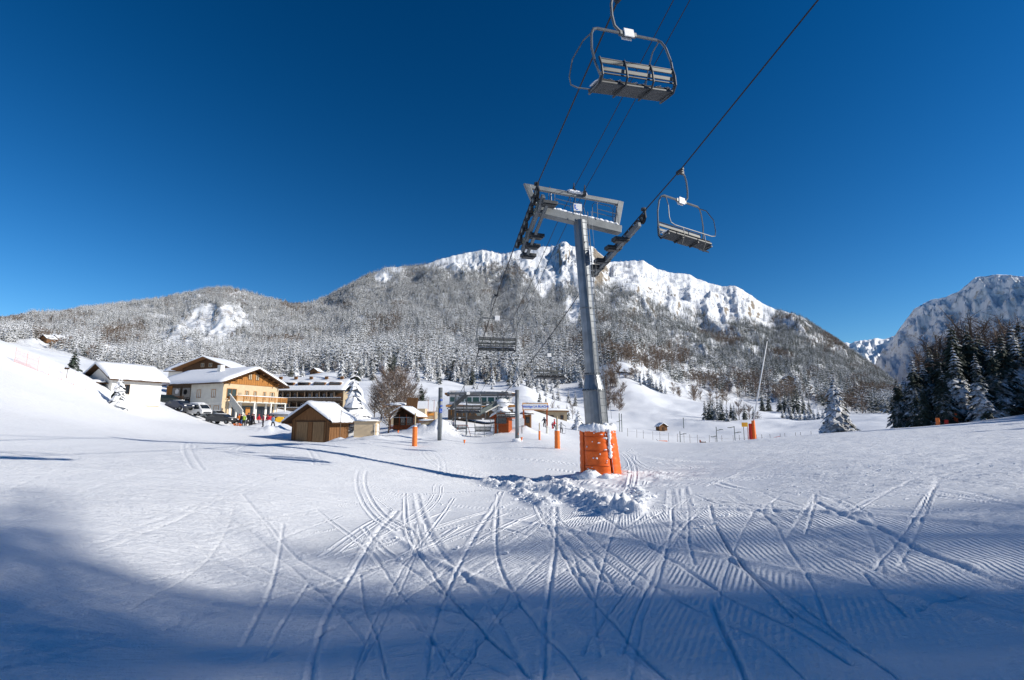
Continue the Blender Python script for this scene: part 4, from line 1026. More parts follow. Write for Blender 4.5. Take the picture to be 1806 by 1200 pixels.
# ropes through the pylon
def vp_line(px, py, d0, px2, vx=714.0, vy=905.0, x0=None):
    """depth along a straight rope whose image runs to the vanishing point"""
    return d0 * (x0 - vx) / (px2 - vx)
LR_in = [at(1090, 0, 12.4), at(947, 327, 23.6)]
LR_out = [at(909, 431, 26.6), at(880, 510, 30.0), at(872, 534, 31.5), at(852, 598, 36.5), at(832, 655, 43), at(812, 693, 52)]
RR_in = [at(1443, 0, 13.4), at(1200, 300, 20.1), at(1136, 373, 23.3)]
RR_out = [at(1057, 464, 27.8), at(1007, 541, 31.5), at(969, 595, 36.0), at(908, 674, 45.0), at(868, 716, 52.0)]
def back(p, q, y): d = (p - q); k = (y - p.y) / d.y; return p + d * k
def sheaves(name, pa, pb, n, out, plates, beam_side):
    """battery: carrying beam, rocker arms and one wheel per seat of the rope"""
    pa, pb = L(pa), L(pb); d = (pb - pa).normalized(); Ln = (pb - pa).length; s = d.cross(Vector((0, 0, 1))).normalized(); u = s.cross(d).normalized()
    bt = empty('sheave_battery', (0, 0, 0)); bt.parent = tw
    wh = MB()
    whr = .25
    for k in range(n):
        q = (k + .5) / n; c_ = pa + d * Ln * q - u * (whr + .03); mb = MB()
        mb.tube([c_ - s * .055, c_ - s * .03, c_ + s * .03, c_ + s * .055], [whr, whr * .9, whr * .9, whr], 16); mb.tube([c_ - s * .07, c_ - s * .056], [.09, .12], 8, 1); mb.tube([c_ + s * .056, c_ + s * .07], [.12, .09], 8, 1)
        mb.build('sheave_wheel', [M['rubber'], M['gsteel']], bt, smooth=False)
    for k in range(0, n, 2):
        a_1 = pa + d * Ln * ((k + .5) / n) - u * (whr + .03) + s * beam_side * .12; b_1 = pa + d * Ln * (min(k + 1.5, n - .5) / n) - u * (whr + .03) + s * beam_side * .12; m_1 = (a_1 + b_1) / 2 - u * .2
        mb = MB(); mb.beam(a_1, m_1, .05, .12); mb.beam(m_1, b_1, .05, .12); mb.tube([m_1 - s * .1, m_1 + s * .1], .06, 6); mb.build('rocker_arm', M['dsteel'], bt)
    o1 = pa + d * Ln * .04 - u * .62 + s * beam_side * .26; o2 = pa + d * Ln * .98 - u * .62 + s * beam_side * .26
    MB().beam(o1, o2, .16, .28).build('battery_beam', M['steel'], bt, bevel=.01)
    for k in range(0, n, 4):
        a_1 = pa + d * Ln * ((k + 1.0) / n) - u * .44 + s * beam_side * .14; b_1 = pa + d * Ln * (min(k + 3, n - 1) / n) - u * .44 + s * beam_side * .14; m_1 = (a_1 + b_1) / 2 - u * .2
        mb = MB(); mb.beam(a_1, m_1, .05, .1); mb.beam(m_1, b_1, .05, .1); mb.tube([m_1 - s * .12, m_1 + s * beam_side * .18], .05, 6); mb.build('main_rocker', M['gsteel'], bt)
    ge = pa - u * .1
    MB().beam(ge - u * .3, ge + u * .26 - d * .05, .05, .14).tube([ge + u * .2 - s * .1, ge + u * .2 + s * .1], .1, 8).build('rope_catcher', M['dsteel'], bt)
    for q in plates:
        c_ = pa + d * Ln * q - u * .75 + s * beam_side * .62
        mt = Matrix((s, Vector((d.x, d.y, 0)).normalized(), Vector((0, 0, 1)))).transposed()
        MB().box(c_, (.80, .46, .17), mat=mt).box(c_ + Vector((0, 0, -.12)), (.66, .36, .07), mat=mt).build('step_box', M['dsteel'], bt, bevel=.02)
    rw1 = pa + d * Ln * min(plates) - u * .85 + s * beam_side * .5; rw2 = pa + d * Ln * max(plates) - u * .85 + s * beam_side * .5
    MB().beam(rw1, rw2, .14, .12).build('walkway_beam', M['steel'], bt)
    return bt
sheaves('left', LR_in[-1], LR_out[0], 8, 0, (.12, .66, .84, 1.02), 1)
sheaves('right', RR_in[-1], RR_out[0], 10, 0, (.30, .46, .72, .86, 1.0), -1)
def rope(pts, r_, label, name='lift_rope', cat='cable', group='haul ropes and signal lines of the chairlift'):
    p0 = pts[0]; mb = MB(); mb.tube([p - p0 for p in pts], r_, 6); o = mb.build(name, M['rope'], None, loc=p0, smooth=True, label=label, cat=cat, group=group)
    return o
rope([back(LR_in[0], LR_in[1], -45)] + LR_in + LR_out, .027, 'haul rope over the left end of the crossarm')
rope([back(RR_in[0], RR_in[1], -45)] + RR_in + RR_out, .027, 'haul rope over the right end of the crossarm')
for a, b, c_, pxs, lb in (((1188, 0), (1011, 334), (1011, 336), [(1003, 352, 25.6), (981, 397, 27.5), (936, 500, 33), (880, 610, 44), (838, 690, 56)], 'thin signal line, left of the pair over the pylon'),
                      ((1217, 0), (1032, 334), (1032, 336), [(1023, 352, 25.6), (999, 397, 27.5), (950, 498, 33), (895, 610, 44), (848, 692, 56)], 'thin signal line, right of the pair over the pylon')):
    p0 = at(*a, 25 * (b[0] - 714) / (a[0] - 714)); p1 = at(*b, 24.9)
    mid = p0.lerp(p1, .9); mid2 = p0.lerp(p1, .5) + Vector((0, 0, -.05))
    rope([back(p0, p1, -45), p0, mid2, mid + Vector((0, 0, -.03)), p1] + [at(*q) for q in pxs], .017, lb, 'signal_line')

# ---------------------------------------------------------------- chairs
M['chairtube'] = simple('dull_chair_tube', (0.15, 0.16, 0.165), 0.5, 0.35, var=.15)
def chair_meshes():
    S = {}
    g = MB(); g.box((0, 0, 0), (.10, .34, .12)); g.box((.1, 0, -.02), (.16, .12, .1)); g.tube([(0, -.2, .03), (0, .2, .03)], .045, 6); S['grip'] = (g, M['dsteel'], None)
    h = MB(); h.tube([(.1, 0, -.02), (.26, 0, -.10), (.34, 0, -.30), (.38, 0, -.62), (.36, 0, -.90), (.24, 0, -1.02), (0, 0, -1.06)], .036, 7); S['hanger'] = (h, M['chairtube'], None)
    b = MB(); b.tube([(-.92, 0, -1.08), (.92, 0, -1.08)], .035, 6); b.box((0, 0, -1.08), (.5, .09, .1)); S['top_bar'] = (b, M['chairtube'], None)
    for sd, nm in ((-1, 'side_tube'), (1, 'side_tube')):
        t = MB(); t.tube([(sd * .92, 0, -1.08), (sd * 1.04, .02, -1.13), (sd * 1.14, .04, -1.30), (sd * 1.22, .05, -1.7), (sd * 1.20, .06, -2.1), (sd * 1.13, .08, -2.45), (sd * 1.12, -.05, -2.55), (sd * 1.12, -.45, -2.58)], .03, 6); S[nm + str(sd)] = (t, M['chairtube'], None)
    mt = Matrix.Rotation(R(-6), 3, 'X')
    st = MB(); st.box((0, -.22, -2.52), (2.26, .50, .07), mat=mt); S['seat'] = (st, M['dsteel'], .02)
    for k in range(4):
        c = MB(); c.box((-.81 + .54 * k, -.22, -2.455), (.49, .46, .045), mat=mt); S['seat_cushion%d' % k] = (c, M['rubber'], .015)
    for z_, y_ in ((-2.08, .13), (-2.26, .10)):
        c = MB(); c.box((0, y_, z_), (2.2, .035, .095), mat=Matrix.Rotation(R(-10), 3, 'X')); S['backrest_slat%.1f' % z_] = (c, M['chairslat'], .008)
    fr = MB(); fr.tube([(-1.12, .12, -2.0), (1.12, .12, -2.0)], .02, 5); fr.tube([(-1.12, .08, -2.36), (1.12, .08, -2.36)], .02, 5); S['backrest_frame'] = (fr, M['dsteel'], None)
    for k, x in enumerate((-1.12, -.40, .40, 1.12)):
        s_ = MB(); s_.tube([(x, .14, -1.98), (x, .17, -2.2), (x, .15, -2.45), (x, .02, -2.60), (x, -.2, -2.60), (x, -.46, -2.58)], .028, 5); S['seat_bracket%d' % k] = (s_, M['dsteel'], None)
    sf = MB(); pts = [(-.98, .02, -1.12), (-1.08, -.30, -1.30), (-1.2, -.55, -1.7), (-1.22, -.60, -2.1), (-1.15, -.62, -2.28), (-.95, -.63, -2.33), (.95, -.63, -2.33), (1.15, -.62, -2.28), (1.22, -.60, -2.1), (1.2, -.55, -1.7), (1.08, -.30, -1.30), (.98, .02, -1.12)]
    sf.tube(pts, .019, 5); S['safety_bar'] = (sf, M['chairtube'], None)
    for k, x in enumerate((-.55, .55)):
        f = MB(); f.tube([(x, -.63, -2.33), (x + .03, -.66, -2.6), (x - .06, -.6, -2.86)], .016, 4); f.tube([(x - .28, -.58, -2.88), (x + .24, -.58, -2.88)], .022, 5); S['footrest%d' % k] = (f, M['dsteel'], None)
    pl = MB(); pl.box((0, -.06, -1.08), (.30, .03, .22)); pl.box((0, .06, -1.08), (.30, .03, .22)); S['number_plate'] = (pl, M['white'], .01)
    sn = MB()
    for k in range(9): sn.blob((-1.0 + .25 * k, -.2, -2.425), (.17, .2, .03), seed=k, nu=8, nv=4)
    S['seat_snow'] = (sn, M['snow'], None)
    return S
M['chairslat'] = simple('grey_chair_slat', (0.10, 0.105, 0.10), 0.5, 0.1, var=.12)
def raise_bar(mb):   # safety bar swung up and back over the top
    ang = R(-24); c = Vector((0, 0, -1.10)); out = MB(); out.f = mb.f; out.m = mb.m
    for v in mb.v:
        q = Vector(v) - c; q = Matrix.Rotation(ang, 3, 'X') @ q; out.v.append(tuple(q + c))
    return out
CH = {}
for k_, (mb_, mt_, bv) in chair_meshes().items():
    nm = k_.rstrip('0123456789.-'); CH[k_] = (nm, mb_.mesh(nm, mt_), bv)
txt = None
UP = {}
for k_, (mb_, mt_, bv) in chair_meshes().items():
    if k_.startswith('safety') or k_.startswith('footrest'): UP[k_] = raise_bar(mb_).mesh(k_.rstrip('0123456789'), mt_)
def chair(pos, rz, label, roll=0.0, pitch=0.0, up=False, s=1.0, sz=1.18):
    t = empty('lift_chair', pos, rz, label=label, cat='lift chair', group='four-seat chairs of the chairlift'); t.rotation_euler = (pitch, roll, rz); t.scale = (s, s, s * sz)
    for k, (nm, me, bv) in CH.items():
        if up and k in UP: me = UP[k]
        if up and k.startswith('footrest'): continue
        o = bpy.data.objects.new(nm, me); COL.objects.link(o); o.parent = t
        if bv: b = o.modifiers.new('bevel', 'BEVEL'); b.width = bv; b.segments = 2
    return t
# the left rope runs down to the valley, its chairs show their backs; the right one comes up towards us
fw = R(21)
chair(at(1094, -6, 12.4), fw + R(184), 'near empty chair hanging high at the top edge, seen from below', roll=R(10), pitch=R(0), up=True, s=1.12, sz=.93)
chair(at(1199, 303, 20.2), fw + R(4), 'empty chair on the right rope, dark underside against blue sky', roll=R(5), pitch=R(-4), s=1.0, sz=1.3)
chair(at(877, 521, 29.6), R(190), 'empty chair on the left rope in front of the wooded mountain', s=.97, sz=1.34)
chair(at(968, 597, 35.8), R(12), 'empty chair beside the pylon shaft, above the gate sign', s=.95)
chair(at(826, 669, 44.0), R(190), 'empty chair arriving at the valley station, below the long roof', s=.95)
chair(at(811, 722, 71), R(5), 'chair parked low at the left of the station', s=.9)
chair(at(852, 724, 68), R(5), 'chair parked low between the station and the red hut', s=.9)
chair(at(893, 692, 56), R(10), 'chair hanging in front of the red ticket hut', s=.9)

# ================================================================ VALLEY STATION, POSTS AND SIGNS
def post(px, Y, py_top, w, name, label, cat, mats=None, pad_py=None, group=None, pad_w=None, dz=-.3, lean=0.0):
    b = ground_at(px, Y, dz); top = at(px, py_top, Y); h = top.z - b.z
    t = empty(name, b, label=label, cat=cat, group=group)
    MB().tube([(0, 0, 0), (lean, 0, h)], w / 2, 10).build('shaft', mats or M['steel'], t, smooth=True)
    if pad_py:
        ph = at(px, pad_py, Y).z - b.z; pw = pad_w or w * 2.5; mb = MB(); n = 12; pts = []; rs_ = []
        for i in range(n * 2 + 1):
            q = i / (n * 2); pts.append((lean * q * .5, 0, .15 + (ph - .15) * q)); rs_.append(pw / 2 * (1 - .06 * q) * (1 - (.05 if i % 6 == 0 else 0)))
        mb.tube(pts, rs_, 12); mb.build('padding', M['orange2'], t, smooth=True)
        MB().blob((0, 0, ph + .02), (pw * .42, pw * .42, .08), seed=int(px)).build('snow_cap', M['snow'], t, smooth=True)
    return t, h
post(731, 42, 729, .13, 'padded_post', 'thin wooden post with tall orange sleeve, left of the steel column', 'post', M['beige'], 753, pad_w=.42)
post(983, 42, 735, .13, 'padded_post', 'thin wooden post with flared orange sleeve near the pylon', 'post', M['beige'], 760, pad_w=.46)
post(951.5, 50, 746, .10, 'padded_post', 'slim post with narrow orange sleeve under the gate sign', 'post', M['beige'], 760, pad_w=.2)
t, h = post(775, 48, 684, .38, 'steel_column', 'grey steel column with three round blue signs', 'column')
for pz, r_ in ((706, .11), (716.5, .11)):
    z_ = at(775, pz, 48).z - t.location.z; MB().tube([(.14, -.21, z_), (.14, -.235, z_)], r_, 16).build('round_sign', M['blue'], t); MB().tube([(.14, -.236, z_), (.14, -.245, z_)], r_ * .5, 3).build('sign_symbol', M['white'], t)
z_ = at(775, 724.5, 48).z - t.location.z; MB().box((.1, -.22, z_), (.27, .02, .38)).build('sign_board', M['blue'], t, bevel=.01); MB().box((.12, -.235, z_ - .08), (.11, .01, .05)).box((.1, -.235, z_ + .05), (.05, .01, .08)).build('sign_symbol', M['white'], t)
t, h = post(912, 48, 688, .36, 'steel_column', 'grey steel column left of the gate sign', 'column')
MB().blob((0, 0, .35), (.45, .4, .2), seed=3).build('snow_foot', M['snow'], t, smooth=True); MB().box((.1, -.2, .95), (.05, .03, .2)).build('marker_tag', M['orange2'], t)
post(599, 54, 724, .07, 'wooden_post', 'thin bare pole in front of the brown hut', 'post', M['balcony'])
for px, Y, pt, lb in ((702, 56, 766, 'small orange flag pole in the snow right of the cream cabin'), (819, 46, 773, 'small orange cone between column and chairs'), (920, 47, 772, 'small orange cone at the foot of the column near the gate')):
    b = ground_at(px, Y); t = empty('slope_marker', b, label=lb, cat='marker', group='small orange slope markers')
    MB().tube([(0, 0, -.1), (0, 0, .25)], .012, 5).build('stick', M['dsteel'], t); MB().tube([(0, 0, .12), (0, 0, .42)], [.04, .11], 8).build('cone', M['orange2'], t)
# gate sign
gl = ground_at(923.5, 60, -.2); gr = ground_at(965, 60, -.2); gt = empty('gate_sign', gl, label='wooden gate carrying the white chairlift name board with orange frame', cat='sign')
zt_ = at(944, 711, 60).z - gl.z; zb_ = at(944, 724, 60).z - gl.z; gw = gr.x - gl.x
for x in (0, gw): MB().box((x, 0, zb_ / 2 + .1), (.17, .17, zb_ + .2)).build('gate_post', M['redwood'], gt, bevel=.01)
for x in (0, gw): MB().tube([(x, 0, 0), (x, 0, .9)], [.15, .1], 9).build('post_sleeve', M['greyplaster'], gt)
MB().box((gw / 2, -.12, (zt_ + zb_) / 2), (gw + .28, .06, zt_ - zb_)).build('board_frame', M['signframe'], gt, bevel=.01)
bd = MB().box((gw / 2, -.16, (zt_ + zb_) / 2), (gw + .08, .03, zt_ - zb_ - .2)).build('board', M['white'], gt)
MB().blob((gw / 2, -.1, zt_ + .02), (gw / 2, .1, .06), seed=1, nu=20).build('snow_ridge', M['snow'], gt, smooth=True)
def text_part(txt, size, loc, parent, mat, rz=0.0, name='lettering', ext=.004):
    cu_ = bpy.data.curves.new(name, 'FONT'); cu_.body = txt; cu_.size = size; cu_.extrude = ext; cu_.align_x = 'CENTER'; cu_.align_y = 'CENTER'; cu_.offset = size * .012
    tmp = bpy.data.objects.new('tmp', cu_); COL.objects.link(tmp); dg = bpy.context.evaluated_depsgraph_get(); me = bpy.data.meshes.new_from_object(tmp.evaluated_get(dg)); bpy.data.objects.remove(tmp)
    me.materials.clear(); me.materials.append(mat); o = bpy.data.objects.new(name, me); COL.objects.link(o); o.parent = parent; o.location = loc; o.rotation_euler = (R(90), 0, rz); return o
text_part('T\u00e9l\u00e9si\u00e8ge LA BLACHE', .355, (gw / 2, -.182, (zt_ + zb_) / 2), bd, M['blue'])
# white arrow-topped sign by the gate
b = ground_at(920.5, 57, -.1); t = empty('notice_board', b, label='white house-shaped board on a post in front of the gate', cat='sign')
z0, z1, z2 = [at(920, p, 57).z - b.z for p in (750.5, 739.5, 736)]
MB().extrude([(-.26, z0), (.26, z0), (.26, z1), (0, z2), (-.26, z1)], .05).build('board', M['white'], t); MB().tube([(0, .08, 0), (0, .08, z1)], .04, 6).build('leg', M['dsteel'], t)
# right-hand side things
sl = ground_at(1330, 60, -.3); pl_top = at(1335, 742, 60).z - sl.z; tip = at(1353, 602, 60.5) - sl
t = empty('snow_lance', sl, label='tall thin white leaning snow lance with orange padded base', cat='snow lance')
MB().tube([(0, 0, 0), (0, 0, pl_top)], .12, 8).build('mast', M['dsteel'], t)
for x, m_, w in ((.02, 'orange2', .2), (-.36, 'red', .17)):
    MB().tube([(x, -.1, .2), (x, -.1, pl_top * .5), (x, -.1, pl_top - (.0 if x > 0 else .35))], [w + .05, w + .04, w], 4).build('padding', M[m_], t)
MB().tube([(.12, 0, pl_top - .1), tuple(Vector((.12, 0, pl_top)).lerp(tip, .5)), tuple(tip)], [.085, .07, .05], 7).build('lance_tube', M['white'], t, smooth=True)
MB().tube([tuple(tip), tuple(tip + Vector((.03, 0, .2)))], [.09, .05], 6).build('nozzle_head', M['dsteel'], t)
yb = ground_at(1316, 62, -.2); t = empty('slope_sign', yb, label='small yellow sign on two thin legs left of the snow lance', cat='sign')
z0, z1 = [at(1316, p, 62).z - yb.z for p in (753, 745.5)]
MB().box((0, 0, (z0 + z1) / 2), (.72, .04, z1 - z0)).build('board', M['yellow'], t); MB().box((-.08, -.03, (z0 + z1) / 2 + .05), (.3, .01, .2)).build('board_picture', M['signframe'], t)
for x in (-.15, .34): MB().tube([(x, .05, 0), (x, .05, z1 if x > 0 else z0 + .1)], .035, 5).build('leg', M['balcony'] if x < 0 else M['strap'], t)
def small_pylon(px, Y, ptop, label, arms, pad_=False):
    b = ground_at(px, Y, -.3); h = at(px, ptop, Y).z - b.z; t = empty('tow_pylon', b, label=label, cat='pylon', group='small drag-lift pylons')
    MB().tube([(0, 0, 0), (0, 0, h)], .06 * Y / 80, 6).build('mast', M['gsteel'], t)
    for a, z_, l in arms:
        zz = h - z_; MB().beam((0, 0, zz), (a * l, 0, zz + .18 * a * l), .08, .1).box((a * l, 0, zz + .18 * a * l), (.5, .3, .12)).build('wheel_arm', M['gsteel'], t)
    if pad_: MB().box((0, 0, .5), (.4, .4, .5)).build('padding', M['orange2'], t)
small_pylon(1265, 85, 753, 'small drag-lift pylon with lamp-like arms and orange foot', [(1, .6, .8), (-1, 1.5, .7)], True)
small_pylon(1297, 85, 752, 'small drag-lift pylon just left of the yellow sign', [(-1, .1, .8), (1, 1.1, .8)])
small_pylon(1200, 95, 761, 'short drag-lift pylon right of the tiny hut', [(1, .6, .9)])
small_pylon(1093, 120, 729, 'thin pole right of the pylon foot, left of the pair', [(-1, 1.9, .4)])
small_pylon(1097, 120, 730, 'thin pole right of the pylon foot, right of the pair', [(-1, 1.5, .3)])
small_pylon(1206, 170, 737, 'far thin pole right of the tiny hut', [])
b = ground_at(1240, 78, -.15); t = empty('wooden_bench_sledge', b, label='dark wooden stand in the snow right of the short pylon', cat='stand')
for x in (-.32, 0, .32): MB().box((x, 0, .42), (.12, .3, .8)).build('upright', M['darkwood'], t)
MB().box((0, 0, .7), (.8, .4, .14)).box((0, 0, .32), (.8, .4, .14)).build('cross_board', M['darkwood'], t); MB().blob((0, 0, .8), (.42, .2, .06), seed=2).build('snow', M['snow'], t, smooth=True)
MB().box((-.4, 0, .75), (.1, .3, .6)).build('upright', M['strap'], t)
b = ground_at(1169, 85, 0); t = empty('rescue_sledge', b, label='low orange sledge lying in the snow below the tiny hut', cat='sledge')
MB().extrude([(-.75, .25), (-.6, .08), (.6, .05), (.78, .12), (.78, .3), (-.5, .3)], .5).build('hull', M['orange2'], t, bevel=.03); MB().tube([(-.7, .25, .28), (-1.0, .25, .5)], .03, 5).build('handle', M['dsteel'], t)
b = ground_at(1385, 0 + 47, -.02); 
t = empty('fallen_net', ground_at(1340, 57, 0), label='faded red net lying on the crest right of the snow lance', cat='net')
rn = random.Random(8); mb = MB()
for k in range(26):
    x = .2 + k * .08; mb.tube([(x, 0, .05 + .02 * k), (x + .05, .1, .16 + rn.uniform(0, .08) + .015 * k)], .012, 3)
mb.tube([(0, 0, .1), (1.0, .05, .22), (2.3, .1, .55)], .02, 4); mb.tube([(0, 0, .18), (1.0, .05, .34), (2.3, .1, .62)], .02, 4); mb.build('net', M['red'], t)
for i, (px, Y, h, m_) in enumerate([(1655, 54, 1.0, 'orange2'), (1670, 54, .7, 'red'), (1687, 54.5, 1.25, 'strap')]):
    t = empty('padded_stake', ground_at(px, Y, -.1), label=['orange padded stake at the foot of the dark stand', 'low red padded stake between two taller ones', 'dark red padded stake, rightmost at the foot of the dark stand'][i], cat='stake')
    MB().tube([(0, 0, 0), (0, 0, h)], [.2, .17], 8).build('padding', M[m_], t); MB().tube([(0, 0, h), (0, 0, h + .3)], .03, 5).build('stick', M['dsteel'], t)
# rope fence stakes along the valley floor
for i in range(26):
    px = 1108 + i * 14 + rn.uniform(-4, 4); Y = 95 - i * .6; b = ground_at(px, Y, -.1)
    MB().tube([(0, 0, 0), (.03, 0, 1.7)], .028, 4).tube([(0, 0, 1.2), (14 / 905 * Y, 0, 1.15)], .008, 3).build('fence_stake', M['balcony'], None, loc=b, label='thin stake of the rope fence on the valley floor', cat='stake', group='rope fence stakes')
# red net fence up on the left slope
f0 = hit(25, 640); f1 = hit(85, 664); f2 = hit(150, 690)
nt_ = empty('net_fence', (f0[0], f0[1], gz(f0[0], f0[1])), label='faded red safety net on the upper left slope', cat='fence'); org = nt_.location.copy()
mb = MB(); P_ = []
for k in range(19):
    q = k / 18; a_, b_, s_ = (f0, f1, q * 2) if q < .5 else (f1, f2, q * 2 - 1); x = a_[0] + (b_[0] - a_[0]) * s_; y = a_[1] + (b_[1] - a_[1]) * s_; P_.append(Vector((x, y, gz(x, y))) - org)
for k in range(18):
    hh = 1.3 if k < 9 else 1.0; nn = 8 if k < 6 else 3
    for j in range(nn):
        p = P_[k].lerp(P_[k + 1], j / nn); mb.tube([p, p + Vector((0.02, 0, hh * rn.uniform(.85, 1)))], .006 if k < 6 else .004, 3)
    for z_ in (.1, .5, .9, 1.2)[:4 if k < 6 else 2]: mb.tube([P_[k] + Vector((0, 0, z_)), P_[k + 1] + Vector((0, 0, z_ - .03))], .007, 3)
mb.build('netting', M['netred'], nt_)
for k in range(0, 19, 3): MB().tube([P_[k], P_[k] + Vector((0, 0, 1.45))], .018, 5).build('fence_pole', M['netred'], nt_)
b = ground_at(117, 62, -.2)
hx = hit(117, 668); b = Vector((hx[0], hx[1], gz(*hx) - .1)); t = empty('trail_sign', b, label='thin pole with small brown arrow board left of the white house', cat='sign')
MB().tube([(0, 0, 0), (0, 0, 1.1)], .025, 5).build('pole', M['balcony'], t); MB().box((-.08, 0, 1.12), (.5, .04, .2)).build('board', M['darkwood'], t); MB().blob((-.08, 0, 1.26), (.24, .06, .06)).build('snow', M['snow'], t, smooth=True)

# ================================================================ BUILDINGS
def window(root, x, z, w, h, y=0.0, frame='honey', glass='glass', face='f', W=0, sill=True, bars=1, curtain=False):
    """face f: front wall (outward -y) at y; face r: right wall (outward +x) at x=y value"""
    def tr(px_, d, pz): return (px_, y - d, pz) if face == 'f' else (y + d, px_, pz)
    def bx(mb, cx, d, cz, sx, sd, sz): mb.box(tr(cx, d, cz), (sx, sd, sz) if face == 'f' else (sd, sx, sz))
    f = MB(); t_ = .07
    bx(f, x, .03, z + h / 2 + t_ / 2, w + 2 * t_, .08, t_); bx(f, x, .03, z - h / 2 - t_ / 2, w + 2 * t_, .08, t_)
    bx(f, x - w / 2 - t_ / 2, .03, z, t_, .08, h); bx(f, x + w / 2 + t_ / 2, .03, z, t_, .08, h)
    for b_ in range(bars): bx(f, x - w / 2 + w * (b_ + 1) / (bars + 1), .03, z, .05, .06, h)
    fo = f.build('window', M[frame], root)
    g = MB(); bx(g, x, .012, z, w, .016, h); g.build('pane', M[glass], fo)
    if curtain: g = MB(); bx(g, x - w * .3, .022, z, w * .3, .004, h); bx(g, x + w * .3, .022, z, w * .3, .004, h); g.build('curtain', M['curtain'], fo)
    if sill: s_ = MB(); bx(s_, x, .09, z - h / 2 - t_ - .04, w + .3, .2, .08); s_.build('sill', M['greyplaster'], fo)
def snow_slab(prof, ln, y0, seed, n=10):
    """thick snow on one roof: profile (x,z) top line swept along y with a wavy rounded surface"""
    mb = MB(); rq_ = random.Random(seed); k = len(prof); rows = []
    for j in range(n + 1):
        y = y0 + ln * j / n; e = .0 if 0 < j < n else 1
        for i, (x, zb, zt) in enumerate(prof):
            rows.append((x, y + rq_.uniform(-.03, .03) * (0 if e else 1), zb + (zt - zb) * (.72 if e else 1) + rq_.uniform(-.03, .03)))
    base_ = []
    for j in (0, n):
        for x, zb, zt in prof: base_.append((x, y0 + ln * j / n, zb))
    fs = [(j * k + i, j * k + i + 1, (j + 1) * k + i + 1, (j + 1) * k + i) for j in range(n) for i in range(k - 1)]
    o = len(rows); mb.add(rows + base_, fs + [(i, o + i, o + i + 1, i + 1) for i in range(k - 1)] + [(n * k + i + 1, o + k + i + 1, o + k + i, n * k + i) for i in range(k - 1)])
    # eaves
    eb = [(prof[0][0], y0, prof[0][1]), (prof[0][0], y0 + ln, prof[0][1]), (prof[-1][0], y0, prof[-1][1]), (prof[-1][0], y0 + ln, prof[-1][1])]
    return mb
def gable_roof(root, x0, x1, y0, y1, ze, zr, along, over=.5, th=.18, snow=.4, mat='darkwood', seed=1, xr=None):
    """roof over the rectangle; along='y': ridge runs along y (gable faces front); 'x': ridge along x"""
    if along == 'y': a0, a1, b0, b1 = x0, x1, y0, y1
    else: a0, a1, b0, b1 = y0, y1, x0, x1
    am = (a0 + a1) / 2 if xr is None else xr; sl = (zr - ze) / (am - a0); sr = (zr - ze) / (a1 - am)
    el = (a0 - over, ze - sl * over); er = (a1 + over, ze - sr * over)
    pr = [el, (am, zr), er, (er[0], er[1] + th), (am, zr + th), (el[0], el[1] + th)]
    mb = MB(); mb.extrude([pr[0], pr[1], pr[4], pr[5]], b1 - b0 + 2 * over, y0=b0 - over); mb.extrude([pr[1], pr[2], pr[3], pr[4]], b1 - b0 + 2 * over, y0=b0 - over)
    top = []
    for q in np.linspace(0, 1, 7): x = el[0] + (am - el[0]) * q - .06 * (1 - q); e = snow * (1 if q > .05 else .35); top.append((x, el[1] + th + (zr - el[1]) * q, el[1] + th + (zr - el[1]) * q + e))
    for q in np.linspace(1 / 6, 1, 6): x = am + (er[0] - am) * q + .06 * q; e = snow * (1 if q < .95 else .35); top.append((x, zr + th + (er[1] - zr) * q, zr + th + (er[1] - zr) * q + e))
    top = [(el[0] - .05, el[1] + th - .03, el[1] + th + .02)] + top + [(er[0] + .05, er[1] + th - .03, er[1] + th + .02)]
    sn = snow_slab(top, b1 - b0 + 2 * over + .1, b0 - over - .05, seed, n=14)
    if along == 'x':
        for m_ in (mb, sn): m_.v = [(v[1], v[0], v[2]) for v in m_.v]; m_.f = [tuple(reversed(f)) for f in m_.f]
    r_ = mb.build('roof', M[mat], root); sn.build('snow_cover', M['snow'], r_, smooth=True); return r_
def gable_walls(root, x0, x1, y0, y1, z0, ze, zr, along, mat, name='wall', th=0, xr=None):
    mb = MB()
    if along == 'y':
        am = (x0 + x1) / 2 if xr is None else xr; mb.extrude([(x0, z0), (x1, z0), (x1, ze), (am, zr), (x0, ze)], y1 - y0, y0=y0)
    else:
        am = (y0 + y1) / 2; mb.extrude([(y0, z0), (y1, z0), (y1, ze), (am, zr), (y0, ze)], x1 - x0, y0=x0); mb.v = [(v[1], v[0], v[2]) for v in mb.v]; mb.f = [tuple(reversed(f)) for f in mb.f]
    return mb.build(name, M[mat], root)

# brown hut in front -------------------------------------------------
P = ground_at(580, 55, -.15)
hut = empty('wooden_hut', P, R(-15), label='brown wooden hut with double doors and thick snow roof, in the foreground', cat='hut')
gable_walls(hut, -4.7, 0, 0, 3.6, 0, 2.5, 3.95, 'y', 'boards')
gable_roof(hut, -4.7, 0, 0, 3.6, 2.55, 4.05, 'y', over=.75, th=.14, snow=.36, seed=4)
for k in range(16):    # cover strips between the wall boards
    x = -4.6 + .3 * k
    if -4.1 < x < -.6: continue
    MB().box((x, -.02, 1.25), (.04, .03, 2.5)).build('batten', M['darkwood'], hut)
for x in (-3.35, -1.35):
    d_ = MB().box((x, -.03, 1.15), (1.35, .05, 2.2)).build('door', M['doorwood'], hut)
    for k in range(5): MB().box((x - .54 + .27 * k, -.062, 1.15), (.25, .015, 2.18)).build('plank', M['doorwood'], d_)
MB().box((-2.35, -.045, 1.15), (.5, .06, 2.3)).build('door_post', M['boards'], hut); MB().box((-2.35, -.05, 2.32), (3.6, .08, .14)).build('lintel', M['darkwood'], hut)
for k in range(7): MB().box((.015, .3 + .5 * k, 1.25), (.03, .06, 2.4)).build('batten', M['boards'], hut)

